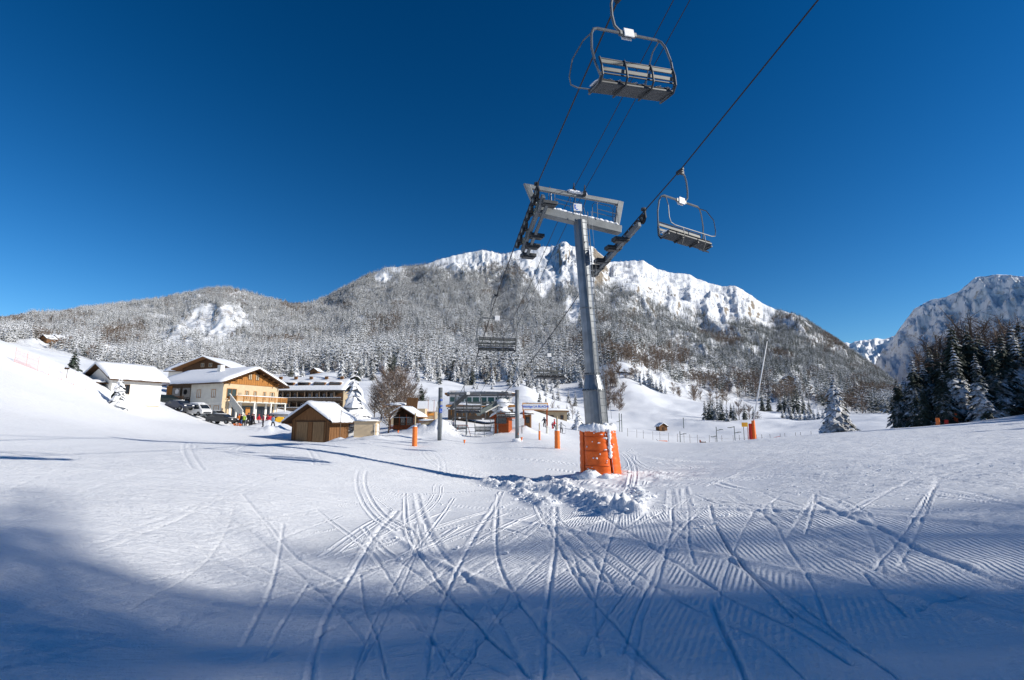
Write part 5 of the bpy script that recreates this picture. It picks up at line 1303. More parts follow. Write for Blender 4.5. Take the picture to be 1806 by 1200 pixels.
# cream cabin ---------------------------------------------------------
P = ground_at(662, 48, -.15)
cb = empty('cream_cabin', P, R(2), label='small flat-roofed cream cabin right of the brown hut', cat='cabin')
MB().box((-1.0, .8, .85), (2.0, 1.6, 1.7)).build('wall', M['cream'], cb); rf = MB().box((-1.0, .8, 1.74), (2.2, 1.8, .1)).build('roof', M['beige'], cb)
MB().blob((-1.0, .8, 1.8), (1.12, .95, .17), seed=2, nu=20, nv=8, rough=.06).build('snow_cover', M['snow'], rf, smooth=True)
MB().box((-.1, -.02, .8), (.05, .04, 1.5)).build('corner_trim', M['plaster'], cb); dr = MB().box((.02, .8, .8), (.04, .8, 1.45)).build('door', M['plaster'], cb)
MB().box((-.22, -.03, .85), (.06, .05, .18)).build('handle', M['dsteel'], cb)

# white house ----------------------------------------------------------
P = ground_at(279, 66, -1.0)
P = at(279, 738, 66); P.z -= .6
wh = empty('white_house', P, R(65), label='low white plastered house with snow-covered gable roof, leftmost', cat='house')
FW, FD = 5.7, 5.6; ze_ = at(279, 673, 66).z - P.z
gable_walls(wh, -FW, 0, 0, FD, 0, ze_, ze_ + 1.5, 'x', 'plaster')
gable_roof(wh, -FW, 0, 0, FD, ze_ + .05, ze_ + 1.65, 'x', over=.6, th=.16, snow=.35, seed=9)
window(wh, -4.2, ze_ - 1.25, .8, 1.05, frame='darkwood'); MB().box((-FW / 2, -.03, ze_ - 3.2), (FW - .2, .06, .09)).build('wall_ledge', M['beige'], wh); MB().box((-FW / 2, -.06, ze_ - .06), (FW, .1, .16)).build('eave_board', M['balcony'], wh)
# porch on the gable side (left)
pc = MB(); pc.box((-FW - .75, 2.2, ze_ - .62), (1.7, 3.0, .12)); po = pc.build('porch_roof', M['darkwood'], wh); MB().blob((-FW - .8, 2.2, ze_ - .45), (1.0, 1.65, .3), seed=4, nu=18, nv=8, rough=.07).build('snow_cover', M['snow'], po, smooth=True)
for y in (.9, 2.2, 3.5): MB().box((-FW - 1.4, y, ze_ - 1.9), (.14, .14, 2.6)).build('porch_post', M['darkwood'], wh)
MB().box((-FW - .03, 1.5, ze_ - 2.0), (.06, .9, 2.0)).build('door', M['darkwood'], wh); MB().box((-FW - .03, 3.3, ze_ - 1.8), (.06, 1.1, 1.1)).build('porch_window', M['glass'], wh)

# chalet ---------------------------------------------------------------
P = ground_at(389, 84, -.2); P.z = at(389, 741, 84).z
ch = empty('chalet', P, R(-22), label='large two-storey chalet with orange wooden gable and long balcony', cat='chalet')
CW, CD = 15.5, 11.4; eh = 6.3; rh = 8.7
gable_walls(ch, -7.6, 0, 0, CD, 0, eh, rh - .35, 'x', 'cream'); 
MB().box((-3.78, -.012, eh / 2 - .1), (7.5, .03, eh - .3)).build('shade_grey_wall', M['greyplaster'], ch)  # shade of the long side put into a grey sheet over the cream
gable_walls(ch, -CW, -7.6, 1.4, CD, 0, eh, rh - .4, 'x', 'balcony', 'rear_wall')
gable_roof(ch, -CW, 0, 0, CD, eh + .05, rh, 'x', over=1.3, th=.2, snow=.42, seed=12)
# wooden gable facing the slope (right face)
g_ = MB(); ym = CD / 2; g_.extrude([(0.2, eh - .3), (CD - .2, eh - .3), (CD - .2, eh + .1), (ym, rh - .3), (.2, eh + .1)], .08); g_.v = [(v[1] + .01, v[0], v[2]) for v in g_.v]; g_.f = [tuple(reversed(f)) for f in g_.f]
gw_ = g_.build('gable_boards', M['honey'], ch)
for k in range(24):
    y = .6 + .46 * k; zt_k = eh + .1 + (rh - .5 - eh) * (1 - abs(y - ym) / (ym)) - .05
    if zt_k > eh - .2: MB().box((.105, y, (eh - .28 + zt_k) / 2), (.02, .03, zt_k - eh + .28)).build('board_joint', M['boards'], gw_)
for y in (ym - .75, ym + .75): window(ch, y, eh + 1.15, .62, 1.0, y=.1, face='r', frame='boards', sill=False, curtain=True)
for k in range(5):
    for s_ in (-1, 1):
        y = ym + s_ * (1 + k * 1.15); MB().box((.65, y, rh - .4 - abs(y - ym) * (rh - eh) / ym * 1.0), (1.3, .12, .16)).build('rafter_end', M['boards'], ch)
window(ch, 1.6, 4.35, 1.7, 1.55, y=0, face='r', frame='honey', bars=1)
for y, w in ((4.6, .62), (6.3, .5), (8.3, .5), (10.0, .9)): window(ch, y, 4.25, w, 1.35, y=0, face='r', frame='honey', curtain=True, sill=False, bars=0)
MB().box((.02, 3.2, 4.35), (.03, .7, .5)).build('wall_frame', M['beige'], ch)
# balcony
bl = empty('balcony', (0, 0, 0)); bl.parent = ch
MB().box((1.0, 6.3, 2.98), (2.0, 10.6, .2)).build('balcony_floor', M['greyplaster'], bl)
MB().box((1.98, 6.3, 3.95), (.1, 10.6, .1)).build('handrail', M['honeyrail'], bl); MB().blob((1.98, 6.3, 4.03), (.12, 5.3, .08), nu=14, nv=20, rough=.1).build('snow', M['snow'], bl, smooth=True)
for z_ in (3.25, 3.45, 3.65, 3.82): MB().box((1.97, 6.3, z_), (.05, 10.6, .10)).build('rail_board', M['honeyrail'], bl)
for k in range(9): MB().box((2.02, 1.05 + 1.31 * k, 3.5), (.1, .14, 1.0)).build('rail_post', M['honeyrail'], bl)
for y in (1.05, 11.55): MB().box((1.0, y, 3.6), (2.0, .06, .55)).build('end_board', M['honeyrail'], bl)
# under the balcony: dark ground-floor openings between pillars
for y0_, y1_ in ((1.9, 3.2), (3.8, 6.4), (6.9, 8.6), (8.9, 10.4)): MB().box((.03, (y0_ + y1_) / 2, 1.3), (.05, y1_ - y0_, 2.2)).build('shop_window', M['glass'], ch)
for y in (1.5, 3.5, 6.6, 8.75, 10.9): MB().box((.06, y, 1.45), (.14, .42, 2.9)).build('pillar', M['plaster'], ch)
for y in (1.2, 4.7, 8.2, 11.4): MB().box((1.85, y, 1.45), (.22, .22, 2.9)).build('balcony_post', M['plaster'], ch)
MB().box((.08, 5.0, 1.15), (.06, .9, 2.0)).build('door', M['honey'], ch)
# outside stair rising along the corner
stt = empty('outside_stair', (0, 0, 0)); stt.parent = ch
for k in range(12): MB().box((2.2 + (11 - k) * .28, .1, .13 + .25 * k), (.3, 1.1, .27)).build('step', M['greyplaster'], stt)
for k in range(11): MB().box((2.2 + (11 - k) * .28, -.5, .8 + .25 * k), (.17, .1, 1.3)).build('baluster', M['greyplaster'], stt)
MB().beam((5.4, -.5, 1.45), (2.2, -.5, 4.2), .12, .12).build('stair_rail', M['plaster'], stt)
# long side windows
for x in (-5.6, -2.1): window(ch, x, 4.35, .8, 1.25, frame='honey', curtain=True)
for x in (-6.6, -4.9, -3.1, -1.2): window(ch, x, 1.55, 1.0, 1.5, frame='honey', sill=False)
MB().box((-3.8, -.04, 2.75), (7.5, .05, .1)).build('wall_ledge', M['plaster'], ch)
# wooden wing with loggia on the left
MB().box((-8.4, 1.36, 4.3), (1.7, .1, 3.2)).build('board_panel', M['honey'], ch); MB().box((-15.0, 1.36, 4.9), (1.4, .1, 2.2)).build('board_panel', M['honey'], ch)
for x0_, x1_ in ((-14.2, -12.2), (-11.6, -9.6)): MB().box(((x0_ + x1_) / 2, 1.36, 4.6), (x1_ - x0_, .05, 2.0)).build('loggia_window', M['glass'], ch)
MB().tube([(-11.9, .55, 4.9), (-11.9, .62, 4.9)], .46, 18).build('satellite_dish', M['white'], ch)
lg = MB().box((-11.9, .35, 2.95), (7.2, 2.1, .2)).build('loggia_floor', M['balcony'], ch)
for z_ in (3.3, 3.5, 3.7, 3.95): MB().box((-11.9, -.66, z_), (7.2, .05, .11)).build('rail_board', M['boards'], lg)
for k in range(7): MB().box((-15.4 + 1.16 * k, -.69, 3.5), (.1, .06, 1.1)).build('rail_post', M['boards'], lg)
for x in (-15.2, -11.8, -8.4): MB().box((x, -.6, 1.45), (.3, .3, 2.9)).build('pillar', M['cream'], ch)
for x0_, x1_ in ((-14.8, -12.8), (-12.2, -11.0), (-10.4, -8.6)): MB().box(((x0_ + x1_) / 2, 1.36, 1.4), (x1_ - x0_, .05, 2.3)).build('ground_window', M['glass'], ch)
MB().box((-11.4, -.7, .8), (.6, .3, .7)).build('letter_box', M['red'], ch)
MB().box((-6, 4, rh + .3), (.8, .8, 1.2)).build('chimney', M['plaster'], ch)

# chalet behind ------------------------------------------------------
P = at(402, 690, 118); P.z = gz(P.x, P.y); top = at(363, 631, 118).z - P.z
c2 = empty('rear_chalet', P, R(-4), label='dark wooden gable of a chalet rising behind the large one', cat='chalet')
gable_walls(c2, -11.5, 0, 0, 8, 0, top - 2.4, top - .3, 'y', 'darkwood'); gable_roof(c2, -11.5, 0, 0, 8, top - 2.35, top - .1, 'y', over=1.6, th=.22, snow=.3, mat='boards', seed=3)
for x in (-6.7, -4.8): window(c2, x, top - 1.7, .7, .8, frame='beige', sill=False)
P = at(300, 690, 130); P.z = gz(P.x, P.y); top = at(300, 640, 130).z - P.z
c3 = empty('rear_house', P, R(-8), label='snow roof of a house just left behind the large chalet', cat='house')
gable_walls(c3, -1, 11, 0, 8, 0, top - 2.0, top - .3, 'x', 'plaster'); gable_roof(c3, -1, 11, 0, 8, top - 2, top - .1, 'x', over=.8, snow=.5, seed=31)

# apartment block ------------------------------------------------------
P = at(603, 742, 135); P.z = min(gz(P.x, P.y), P.z); zt_ = at(603, 690, 135).z - P.z; zr_ = at(603, 671, 135).z - P.z
ap = empty('apartment_block', P, R(-4), label='long brown apartment block with rows of balconies and dormered snow roof', cat='apartment block')
AW, AD = 25.0, 7.5
MB().box((-AW / 2, AD / 2, zt_ / 2), (AW, AD, zt_)).build('wall', M['balcony'], ap)
MB().box((.02, AD / 2, zt_ / 2), (.08, AD, zt_)).build('end_wall', M['beige'], ap)
rm = MB(); pr = [(-1.2, zt_ - .1), (AD / 2, zr_), (AD + 1, zt_), (AD + 1, zt_ + .3), (AD / 2, zr_ + .3), (-1.2, zt_ + .2)]
rm.extrude(pr, AW + 2, y0=-AW - 1); rm.v = [(v[1], v[0], v[2]) for v in rm.v]; rm.f = [tuple(reversed(f)) for f in rm.f]; rf = rm.build('roof', M['balcony'], ap)
sm = snow_slab([(-1.35, zt_ + .12, zt_ + .2), (-1.2, zt_ + .2, zt_ + .6), (AD / 4 - .5, (zt_ + zr_) / 2 + .3, (zt_ + zr_) / 2 + .75), (AD / 2, zr_ + .3, zr_ + .8), (AD + 1.1, zt_ + .3, zt_ + .5)], AW + 2.2, -AW - 1.1, 5, 20)
sm.v = [(v[1], v[0], v[2]) for v in sm.v]; sm.f = [tuple(reversed(f)) for f in sm.f]; sm.build('snow_cover', M['snow'], rf, smooth=True)
for k in range(6):
    x = -2.6 - 4.3 * k; y = AD / 4 - .6; z_ = (zt_ + zr_) / 2 + .5
    d_ = MB().box((x, y, z_), (3.1, 1.8, .9)).build('dormer', M['boards'], ap); MB().box((x, y - .93, z_ + .05), (2.7, .05, .5)).build('dormer_window', M['glass'], d_); MB().blob((x, y, z_ + .55), (1.8, 1.2, .22), nu=16, nv=6, rough=.06).build('snow', M['snow'], d_, smooth=True)
    MB().box((x + .6, AD / 2 - .3, zr_ + 1.0), (.8, .6, .7)).build('chimney', M['boards'], ap)
fl_h = 2.55; nfl = 3
for f_ in range(nfl):
    z_ = zt_ - 1.4 - f_ * fl_h
    if z_ < .3: break
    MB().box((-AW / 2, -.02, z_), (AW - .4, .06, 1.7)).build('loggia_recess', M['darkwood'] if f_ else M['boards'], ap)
    MB().box((-AW / 2, -.75, z_ - 1.1), (AW, 1.4, .15)).build('balcony_floor', M['balcony'], ap)
    MB().box((-AW / 2, -1.43, z_ - .68), (AW, .06, .62)).build('balcony_front', M['balcony'], ap)
    MB().box((-AW / 2, -1.43, z_ - .33), (AW, .16, .1)).build('snow_on_rail', M['snow'], ap)
    for k in range(13):
        x = -1.2 - 1.98 * k; MB().box((x - .8, -.7, z_), (.12, 1.3, 2.3)).build('partition', M['balcony'], ap)
        if (k * 7 + f_ * 3) % 5: w_ = MB().box((x, -.06, z_ + .05), (.55, .05, 1.35)).build('window', M['white'], ap); MB().box((x, -.09, z_ + .05), (.4, .02, 1.2)).build('pane', M['glass'], w_)
# small flat snow roof & yellow hood between chalet and hut
P = ground_at(520, 82, -.1); t = empty('lean_to_shed', P, R(-10), label='low shed under a broad snow roof between chalet and brown hut', cat='shed')
MB().box((-2.2, 2, .9), (5.6, 3, 1.8)).build('wall', M['boards'], t); rf = MB().box((-2.2, 1.7, 1.9), (6.6, 4.2, .14)).build('roof', M['balcony'], t); MB().blob((-2.2, 1.7, 2.0), (3.4, 2.2, .5), nu=22, nv=8, rough=.05).build('snow_cover', M['snow'], rf, smooth=True)
P = ground_at(492, 80, -.1); t = empty('yellow_snow_blower', P, R(20), label='yellow machine hood poking out behind the crowd', cat='machine')
MB().extrude([(-.6, .7), (.6, .7), (.6, 1.5), (-.2, 1.6), (-.6, 1.3)], 1.0).build('hood', M['yellow'], t, bevel=.06); MB().box((.1, .5, .45), (1.0, .8, .5)).build('chassis', M['dsteel'], t)
for x in (-.3, .4): MB().tube([(x, -.05, .35), (x, .15, .35)], .34, 12).build('wheel', M['rubber'], t)

# snack cabin with terrace ------------------------------------------------
P = ground_at(730, 64, -.1); t = empty('snack_cabin', P, R(-6), label='dark open-fronted snack cabin with red terrace rail behind the orange post', cat='cabin')
gable_walls(t, -3.1, 0, 1.3, 4, 0, 1.75, 2.65, 'y', 'darkwood'); gable_roof(t, -3.1, 0, 0, 4, 1.8, 2.75, 'y', over=.45, th=.12, snow=.16, mat='boards', seed=6)
for x in (-3.05, -1.9, -1.0, -.05): MB().box((x, .05, .95), (.1, .1, 1.9)).build('post', M['redwood'], t)
for z_ in (.18, .34, .5): MB().box((-1.7, -.02, z_), (2.6, .05, .13)).build('rail_board', M['redwood'], t)
MB().box((-1.8, .4, 1.55), (2.3, .9, .06)).build('awning', M['greyplaster'], t); MB().box((-1.2, 1.27, 1.1), (1.8, .05, 1.0)).build('serving_hatch', M['glass'], t); MB().box((-1.6, .9, .75), (2.2, .4, .1)).build('counter', M['boards'], t)
P = ground_at(735, 78, -.1); t = empty('boarded_chalet', P, R(-3), label='small chalet with tall brown boarded roof hoarding behind the snack cabin', cat='chalet')
zz = at(726, 702, 78).z - P.z; zm = at(726, 721, 78).z - P.z
MB().box((-1.6, 1.5, zm / 2), (5.6, 3, zm)).build('wall', M['cream'], t); MB().extrude([(-1.7, zm), (.05, zm), (.15, zz), (-1.45, zz)], .2, y0=-.4).build('hoarding', M['boards'], t)
window(t, -1.0, zm - .75, .7, .7, frame='boards', sill=False); rf = MB().box((-3.3, 1.4, zm + .35), (3.6, 3.6, .3)).build('roof', M['boards'], t); MB().blob((-3.3, 1.4, zm + .6), (1.9, 1.9, .4), nu=16, nv=8, rough=.06).build('snow_cover', M['snow'], rf, smooth=True)
MB().box((-3.2, -.8, zm - .9), (3.2, .08, .5)).build('balcony_front', M['boards'], t)
P = ground_at(766, 80, -.1); t = empty('marquee', P, R(2), label='broad white tent-like roof between snack cabin and steel column', cat='marquee')
zz = at(750, 707, 80).z - P.z; ze2 = at(750, 725, 80).z - P.z
mb = MB(); mb.add([(-2.8, -.6, ze2), (0.2, -.6, ze2), (.2, 1.6, zz), (-2.8, 1.6, zz), (-2.8, 3.8, ze2), (.2, 3.8, ze2), (-2.8, -.6, ze2 - .12), (.2, -.6, ze2 - .12), (.2, 1.6, zz - .12), (-2.8, 1.6, zz - .12), (-2.8, 3.8, ze2 - .12), (.2, 3.8, ze2 - .12)],
   [(0, 1, 2, 3), (3, 2, 5, 4), (7, 6, 9, 8), (8, 9, 10, 11), (0, 6, 7, 1), (1, 7, 8, 2), (2, 8, 11, 5), (0, 3, 9, 6), (3, 4, 10, 9), (4, 5, 11, 10)]); mb.build('roof', M['snow'], t)
MB().box((-1.3, 1.6, ze2 / 2), (2.8, 3.6, ze2 - .25)).build('wall', M['beige'], t); MB().box((-1.0, -.22, ze2 * .72), (1.8, .05, .35)).build('window', M['signframe'], t)
for x in (-.9, .0): MB().tube([(x, -.9, 0), (x, -.9, zz + .1)], .03, 5).build('pole', M['strap'], t)
# triangular timber sledge ramp in front
P = ground_at(748, 58, .25); t = empty('timber_ramp', P, R(0), label='triangular timber rack half buried in snow behind the orange post', cat='rack')
MB().extrude([(-.5, .9), (.3, .1), (1.0, 1.15)], .15).build('panel', M['beige'], t); MB().beam((-.7, 0, .95), (1.2, 0, 1.2), .12, .1).build('top_rail', M['boards'], t); MB().blob((.2, .1, 1.2), (.8, .2, .12), nu=14).build('snow', M['snow'], t, smooth=True)

# lift building with green glass -------------------------------------------
P = ground_at(905, 92, -.2); t = empty('lift_building', P, R(3), label='long white lift building with green tinted windows and deep snow roof', cat='building')
def zpx(py, Y=92): return at(850, py, Y).z - P.z
LW = 11.6
MB().box((-LW / 2, 3, zpx(722) / 2), (LW, 5, zpx(722))).build('lower_wall', M['balcony'], t)
MB().box((-LW / 2, 3, (zpx(711) + zpx(696)) / 2), (LW - .4, 5.4, zpx(696) - zpx(711) + 1.4)).build('upper_wall', M['white'], t)
rf = MB().box((-LW / 2, 3, zpx(695)), (LW + 1.2, 7, .3)).build('roof', M['boards'], t); MB().blob((-LW / 2, 3, zpx(694) + .1), (LW / 2 + .8, 3.8, .75), seed=3, nu=30, nv=9, rough=.04).build('snow_cover', M['snow'], rf, smooth=True)
ft = MB().box((-LW / 2, -.2, zpx(716.5)), (LW + .6, 1.6, .35)).build('canopy', M['honeyrail'], t); MB().blob((-LW / 2, -.2, zpx(714.5)), (LW / 2 + .3, .95, .35), nu=26, nv=8, rough=.05).build('snow_cover', M['snow'], ft, smooth=True)
for k in range(8): w_ = MB().box((-LW + .9 + 1.35 * k, .26, zpx(705)), (1.25, .06, .92)).build('window', M['white'], t); MB().box((-LW + .9 + 1.35 * k, .22, zpx(705)), (1.12, .05, .8)).build('pane', M['gglass'], w_)
for k in range(7): MB().box((-LW + .6 + 1.1 * k, .45, zpx(728)), (.12, .1, 1.0)).build('post', M['honeyrail'], t)
MB().beam((-LW - .1, -.9, zpx(722)), (-LW + 2.4, -.9, zpx(700)), .12, .16).build('brace', M['steel'], t)
# valley station: bull wheel, loading frame, hood ------------------------------
P = ground_at(862, 60, -.3); t = empty('valley_station', P, R(-11.6), label='grey steel valley station frame of the chairlift with slanting drive hood', cat='lift station')
def zq(py, Y=60): return at(862, py, Y).z - P.z
MB().tube([(-.6, 0, zq(712)), (-.6, 0, zq(709.5))], 1.9, 28).tube([(-.6, 0, zq(715)), (-.6, 0, zq(707))], .3, 10).build('bull_wheel', M['gsteel'], t)
for x, y in ((-3.6, -1.5), (-3.6, 3), (1.4, -1.5), (1.4, 3)): MB().tube([(x, y, 0), (x, y, zq(693))], .09, 8).build('frame_column', M['steel'], t)
for y in (-1.5, 3): MB().beam((-4.6, y, zq(695)), (2.6, y, zq(695)), .16, .2).build('frame_beam', M['steel'], t)
for x in (-4, -2, 0, 2): MB().beam((x, -2, zq(693)), (x, 3.6, zq(693)), .1, .12).build('parking_rail', M['steel'], t)
MB().blob((-1, .8, zq(692)), (3.8, 2.2, .16), nu=22, nv=6, rough=.05).build('snow_cover', M['snow'], t, smooth=True)
MB().beam((-.7, -2.6, zq(731)), (2.0, -1.0, zq(706)), .9, .55).build('drive_hood', M['gsteel'], t, bevel=.05); MB().beam((.2, -2.6, zq(728)), (2.9, -1.0, zq(703)), .7, .12).build('hood_lid', M['greyplaster'], t); MB().blob((1.9, -1.4, zq(712)), (.8, .7, .5), seed=6).build('hood_snow', M['snow'], t, smooth=True)
MB().beam((-3.9, -2.4, zq(722)), (-2.2, -1.6, zq(697)), .5, .4).build('tension_arm', M['dsteel'], t, bevel=.03)
for k in range(6): MB().tube([(-3.9 + 1.05 * k, -3.2, .1), (-3.9 + 1.05 * k, -3.2, 1.6)], .03, 5).build('barrier_post', M['gsteel'], t)
MB().tube([(-3.9, -3.2, 1.25), (1.4, -3.2, 1.25)], .03, 5).tube([(-3.9, -3.2, .8), (1.4, -3.2, .8)], .025, 5).build('barrier_rail', M['gsteel'], t)
MB().tube([(-3.2, -3.2, .2), (-2.6, -3.2, 1.5), (-1.6, -3.2, 1.5), (-1.2, -3.2, .2)], .03, 5).build('queue_gate', M['strap'], t)

# red hut ---------------------------------------------------------------------
P = ground_at(897, 58, -.15); t = empty('red_hut', P, R(-12), label='small red-brown wooden hut with oversized snow hood beside the station', cat='hut')
gable_walls(t, -1.65, 0, 0, 1.9, 0, 2.0, 2.45, 'y', 'redwood'); gable_roof(t, -1.65, 0, 0, 1.9, 2.05, 2.55, 'y', over=.4, th=.1, snow=.34, mat='redwood', seed=8)
MB().blob((-1.3, .9, 2.95), (1.0, 1.0, .45), seed=12, nu=14, nv=8, rough=.08).build('snow_heap', M['snow'], t, smooth=True)
MB().box((-.85, -.02, 1.55), (1.25, .05, .65)).build('hatch', M['glass'], t); MB().box((-.85, -.12, 1.2), (1.4, .25, .06)).build('hatch_shelf', M['redwood'], t); MB().box((-.8, .0, .5), (1.5, .04, .9)).build('front_boards', M['redwood'], t)
MB().tube([(-1.2, -.1, .1), (-1.35, -.06, 1.0)], .03, 4).build('leaning_ski', M['gglass'], t)
# buildings behind the gate
P = ground_at(1000, 125, -.2); t = empty('stone_farmhouse', P, R(-5), label='beige farmhouse seen through the gate', cat='house')
hh = at(975, 726, 125).z - P.z
MB().box((-5, 3, hh / 2), (10, 6, hh)).build('wall', M['beige'], t); rf = MB().box((-5, 3, hh + .1), (11, 7, .25)).build('roof', M['boards'], t); MB().blob((-5, 3, hh + .3), (5.6, 3.6, .6), nu=24, nv=8, rough=.05).build('snow_cover', M['snow'], rf, smooth=True)
for x in (-8.2, -5.2, -3.6, -1.2): window(t, x, hh * .45, .7, .9, frame='boards', sill=False, bars=0)
P = ground_at(935, 66, -.1); t = empty('kiosk', P, R(-8), label='narrow brown kiosk standing behind the gate post', cat='kiosk')
MB().box((-.45, .6, 1.0), (1.0, 1.2, 2.0)).build('wall', M['boards'], t); rf = MB().box((-.45, .5, 2.05), (1.7, 1.7, .1)).build('roof', M['darkwood'], t); MB().blob((-.45, .5, 2.12), (.85, .85, .25), nu=14, nv=6).build('snow_cover', M['snow'], rf, smooth=True); MB().box((-.3, -.02, 1.25), (.45, .05, .7)).build('window', M['glass'], t); MB().box((-.75, -.03, 1.0), (.2, .06, 1.9)).build('side_panel', M['redwood'], t)
# tiny huts far off
def far_hut(px, py, Y, w, name, label, mat='boards', rz=-15, cat='hut', hh=None, zoff=0):
    P = at(px, py, Y); P.z = gz(P.x, P.y) - .1 + zoff; hh = hh or w * .5; t = empty(name, P, R(rz), label=label, cat=cat)
    gable_walls(t, -w / 2, w / 2, 0, w * .9, 0, hh, hh + w * .3, 'y', mat); gable_roof(t, -w / 2, w / 2, 0, w * .9, hh + .02, hh + w * .34, 'y', over=w * .1, th=.1, snow=.25, seed=int(px)); MB().box((0, -.04, hh * .4), (w * .25, .06, hh * .8)).build('door', M['darkwood'], t)
    return t
far_hut(1170, 757, 165, 2.7, 'hay_hut', 'tiny wooden hut alone on the valley floor', rz=12)
def on_slope(px, py):
    """first place where the view ray meets the wooded mountainside"""
    a, te = aztan(px, py); tt = np.linspace(0, 1, 900); x, y, z = mount(np.full(900, a), tt); w = np.where((z - EYE) / np.hypot(x, y) > te)[0]
    i = w[0] if len(w) else 0; return Vector((x[i], y[i], z[i]))
for i, (px, py, w, lb) in enumerate([(76, 603, 5, 'tiny chalet on the left hill meadow, left of the pair'), (96, 602, 4.5, 'tiny chalet on the left hill meadow, right of the pair'), (553, 663, 6, 'small dark chalet at the forest edge above the apartment block'), (1392, 675, 6, 'small orange-roofed cabin among spruces on the right slope')]):
    p = on_slope(px, py); t = far_hut(px, py, p.y, w, 'hillside_chalet', lb, cat='chalet'); k_ = p.length / 300 ; t.location = p + Vector((0, 0, -.6)); t.scale = (max(k_, .8) * .8,) * 3

# ================================================================ CARS
def car(px, Y, rz, paint, label, kind='hatch', snow=.0, name='parked_car', z=None):
    P = ground_at(px, Y, -.05)
    if z is not None: P.z = z
    t = empty(name, P, R(rz), label=label, cat='van' if kind == 'van' else 'car', group='cars parked by the chalet')
    Ln, Wd = (4.1, 1.7)
    if kind == 'van': prof = [(-2.0, .35), (2.0, .35), (2.05, .8), (1.75, 1.05), (1.1, 1.7), (.8, 1.83), (-1.9, 1.85), (-2.02, 1.6)]
    else: prof = [(-2.0, .35), (2.0, .35), (2.06, .75), (1.2, .95), (.5, 1.42), (-1.2, 1.46), (-1.75, 1.15), (-2.05, .95)]
    mb = MB(); n = len(prof); W2 = Wd / 2; vs = []
    for y, k in ((-W2, .0), (-W2 * .94, 1), (W2 * .94, 1), (W2, 0)):
        for x, z_ in prof:
            inn = .0 if k else .03; tum = .16 * max(0, (z_ - .95)) if not k else .16 * max(0, (z_ - .95)) * 1.0
            vs.append((x * (1 - inn * .5), y * (1 - tum), z_ - (inn if z_ > .5 else 0)))
    fs = [tuple(range(n - 1, -1, -1))[::-1][:n], tuple(3 * n + i for i in range(n - 1, -1, -1))]
    fs = [tuple(range(n)), tuple(3 * n + n - 1 - i for i in range(n))] + [(s * n + i, (s + 1) * n + i, (s + 1) * n + (i + 1) % n, s * n + (i + 1) % n) for s in range(3) for i in range(n)]
    mb.add(vs, fs); mb.build('body', paint, t, bevel=.04)
    for sd in (-1, 1):
        if kind == 'van': q = [(.35, 1.0), (1.5, 1.0), (1.0, 1.6), (.35, 1.6)]
        else: q = [(-1.5, .98), (1.0, .98), (.42, 1.36), (-1.1, 1.38)]
        m2 = MB(); y = sd * W2 * .985; m2.add([(x, y * (1 - .16 * max(0, z_ - .95)) + sd * .008, z_) for x, z_ in q], [(0, 1, 2, 3) if sd < 0 else (3, 2, 1, 0)]); m2.build('side_window', M['glass'], t)
    x0, z0, x1, z1 = (1.72, 1.08, 1.14, 1.64) if kind == 'van' else (1.16, .98, .56, 1.38)
    MB().add([(x0 + .015, -.7, z0), (x0 + .015, .7, z0), (x1 + .015, .62, z1), (x1 + .015, -.62, z1)], [(0, 1, 2, 3)]) 
    m3 = MB(); m3.add([(x0 + .02, -.7, z0 + .01), (x0 + .02, .7, z0 + .01), (x1 + .02, .62, z1 + .01), (x1 + .02, -.62, z1 + .01)], [(0, 1, 2, 3)]); m3.build('windscreen', M['glass'], t)
    for x in (-1.3, 1.3):
        for y in (-.78, .78):
            w = MB().tube([(x, y - .1, .32), (x, y + .1, .32)], .32, 16).build('wheel', M['rubber'], t); MB().tube([(x, y - .108, .32), (x, y + .108, .32)], .17, 10).build('rim', M['steel'], w)
    for y in (-.6, .6): MB().box((2.03, y, .68), (.06, .3, .14)).build('headlight', M['white'], t)
    MB().box((2.05, 0, .5), (.04, 1.2, .18)).build('bumper', M['dsteel'], t)
    if snow:
        MB().blob((-.35, 0, 1.45 if kind != 'van' else 1.86), (1.0 if kind != 'van' else 1.6, .66, snow), nu=16, nv=7, rough=.06).build('roof_snow', M['snow'], t, smooth=True)
        if kind != 'van': MB().blob((1.55, 0, .88), (.5, .66, snow * .6), nu=14, nv=6, rough=.06).build('bonnet_snow', M['snow'], t, smooth=True)
    return t
paint = lambda n, c: simple(n, c, .3, .2, var=.08, spec=.6)
PD, PB, PS, PW = paint('dark_green_paint', (.012, .02, .018)), paint('navy_paint', (.012, .02, .05)), paint('silver_grey_paint', (.16, .18, .19)), paint('white_car_paint', (.75, .75, .74))
car(296, 82, 20, PD, 'dark green car half hidden behind the white house', snow=.0)
car(316, 75, -22, PB, 'navy blue car nearest the slope, snow on its bonnet', snow=.06)
car(347, 76, -20, PW, 'white van covered in snow beside the blue car', kind='van', snow=.16)
car(379, 79, -15, PS, 'silver car parked behind the dark one, right of the van', snow=.05)
car(391, 75, -8, paint('charcoal_paint', (.03, .035, .04)), 'charcoal car nearest the crowd, snow on roof', snow=.07)
P = ground_at(417, 74, -.02); t = empty('orange_toboggan', P, R(-10), label='orange toboggan lying by the dark car', cat='toboggan')
MB().extrude([(-.6, .35), (-.45, .05), (.5, .05), (.65, .3), (.5, .2), (-.4, .2)], .5).build('hull', M['orange2'], t, bevel=.02); MB().box((0, .25, .32), (.6, .35, .12)).build('load', M['orange'], t)
P = ground_at(335, 83, -.02)

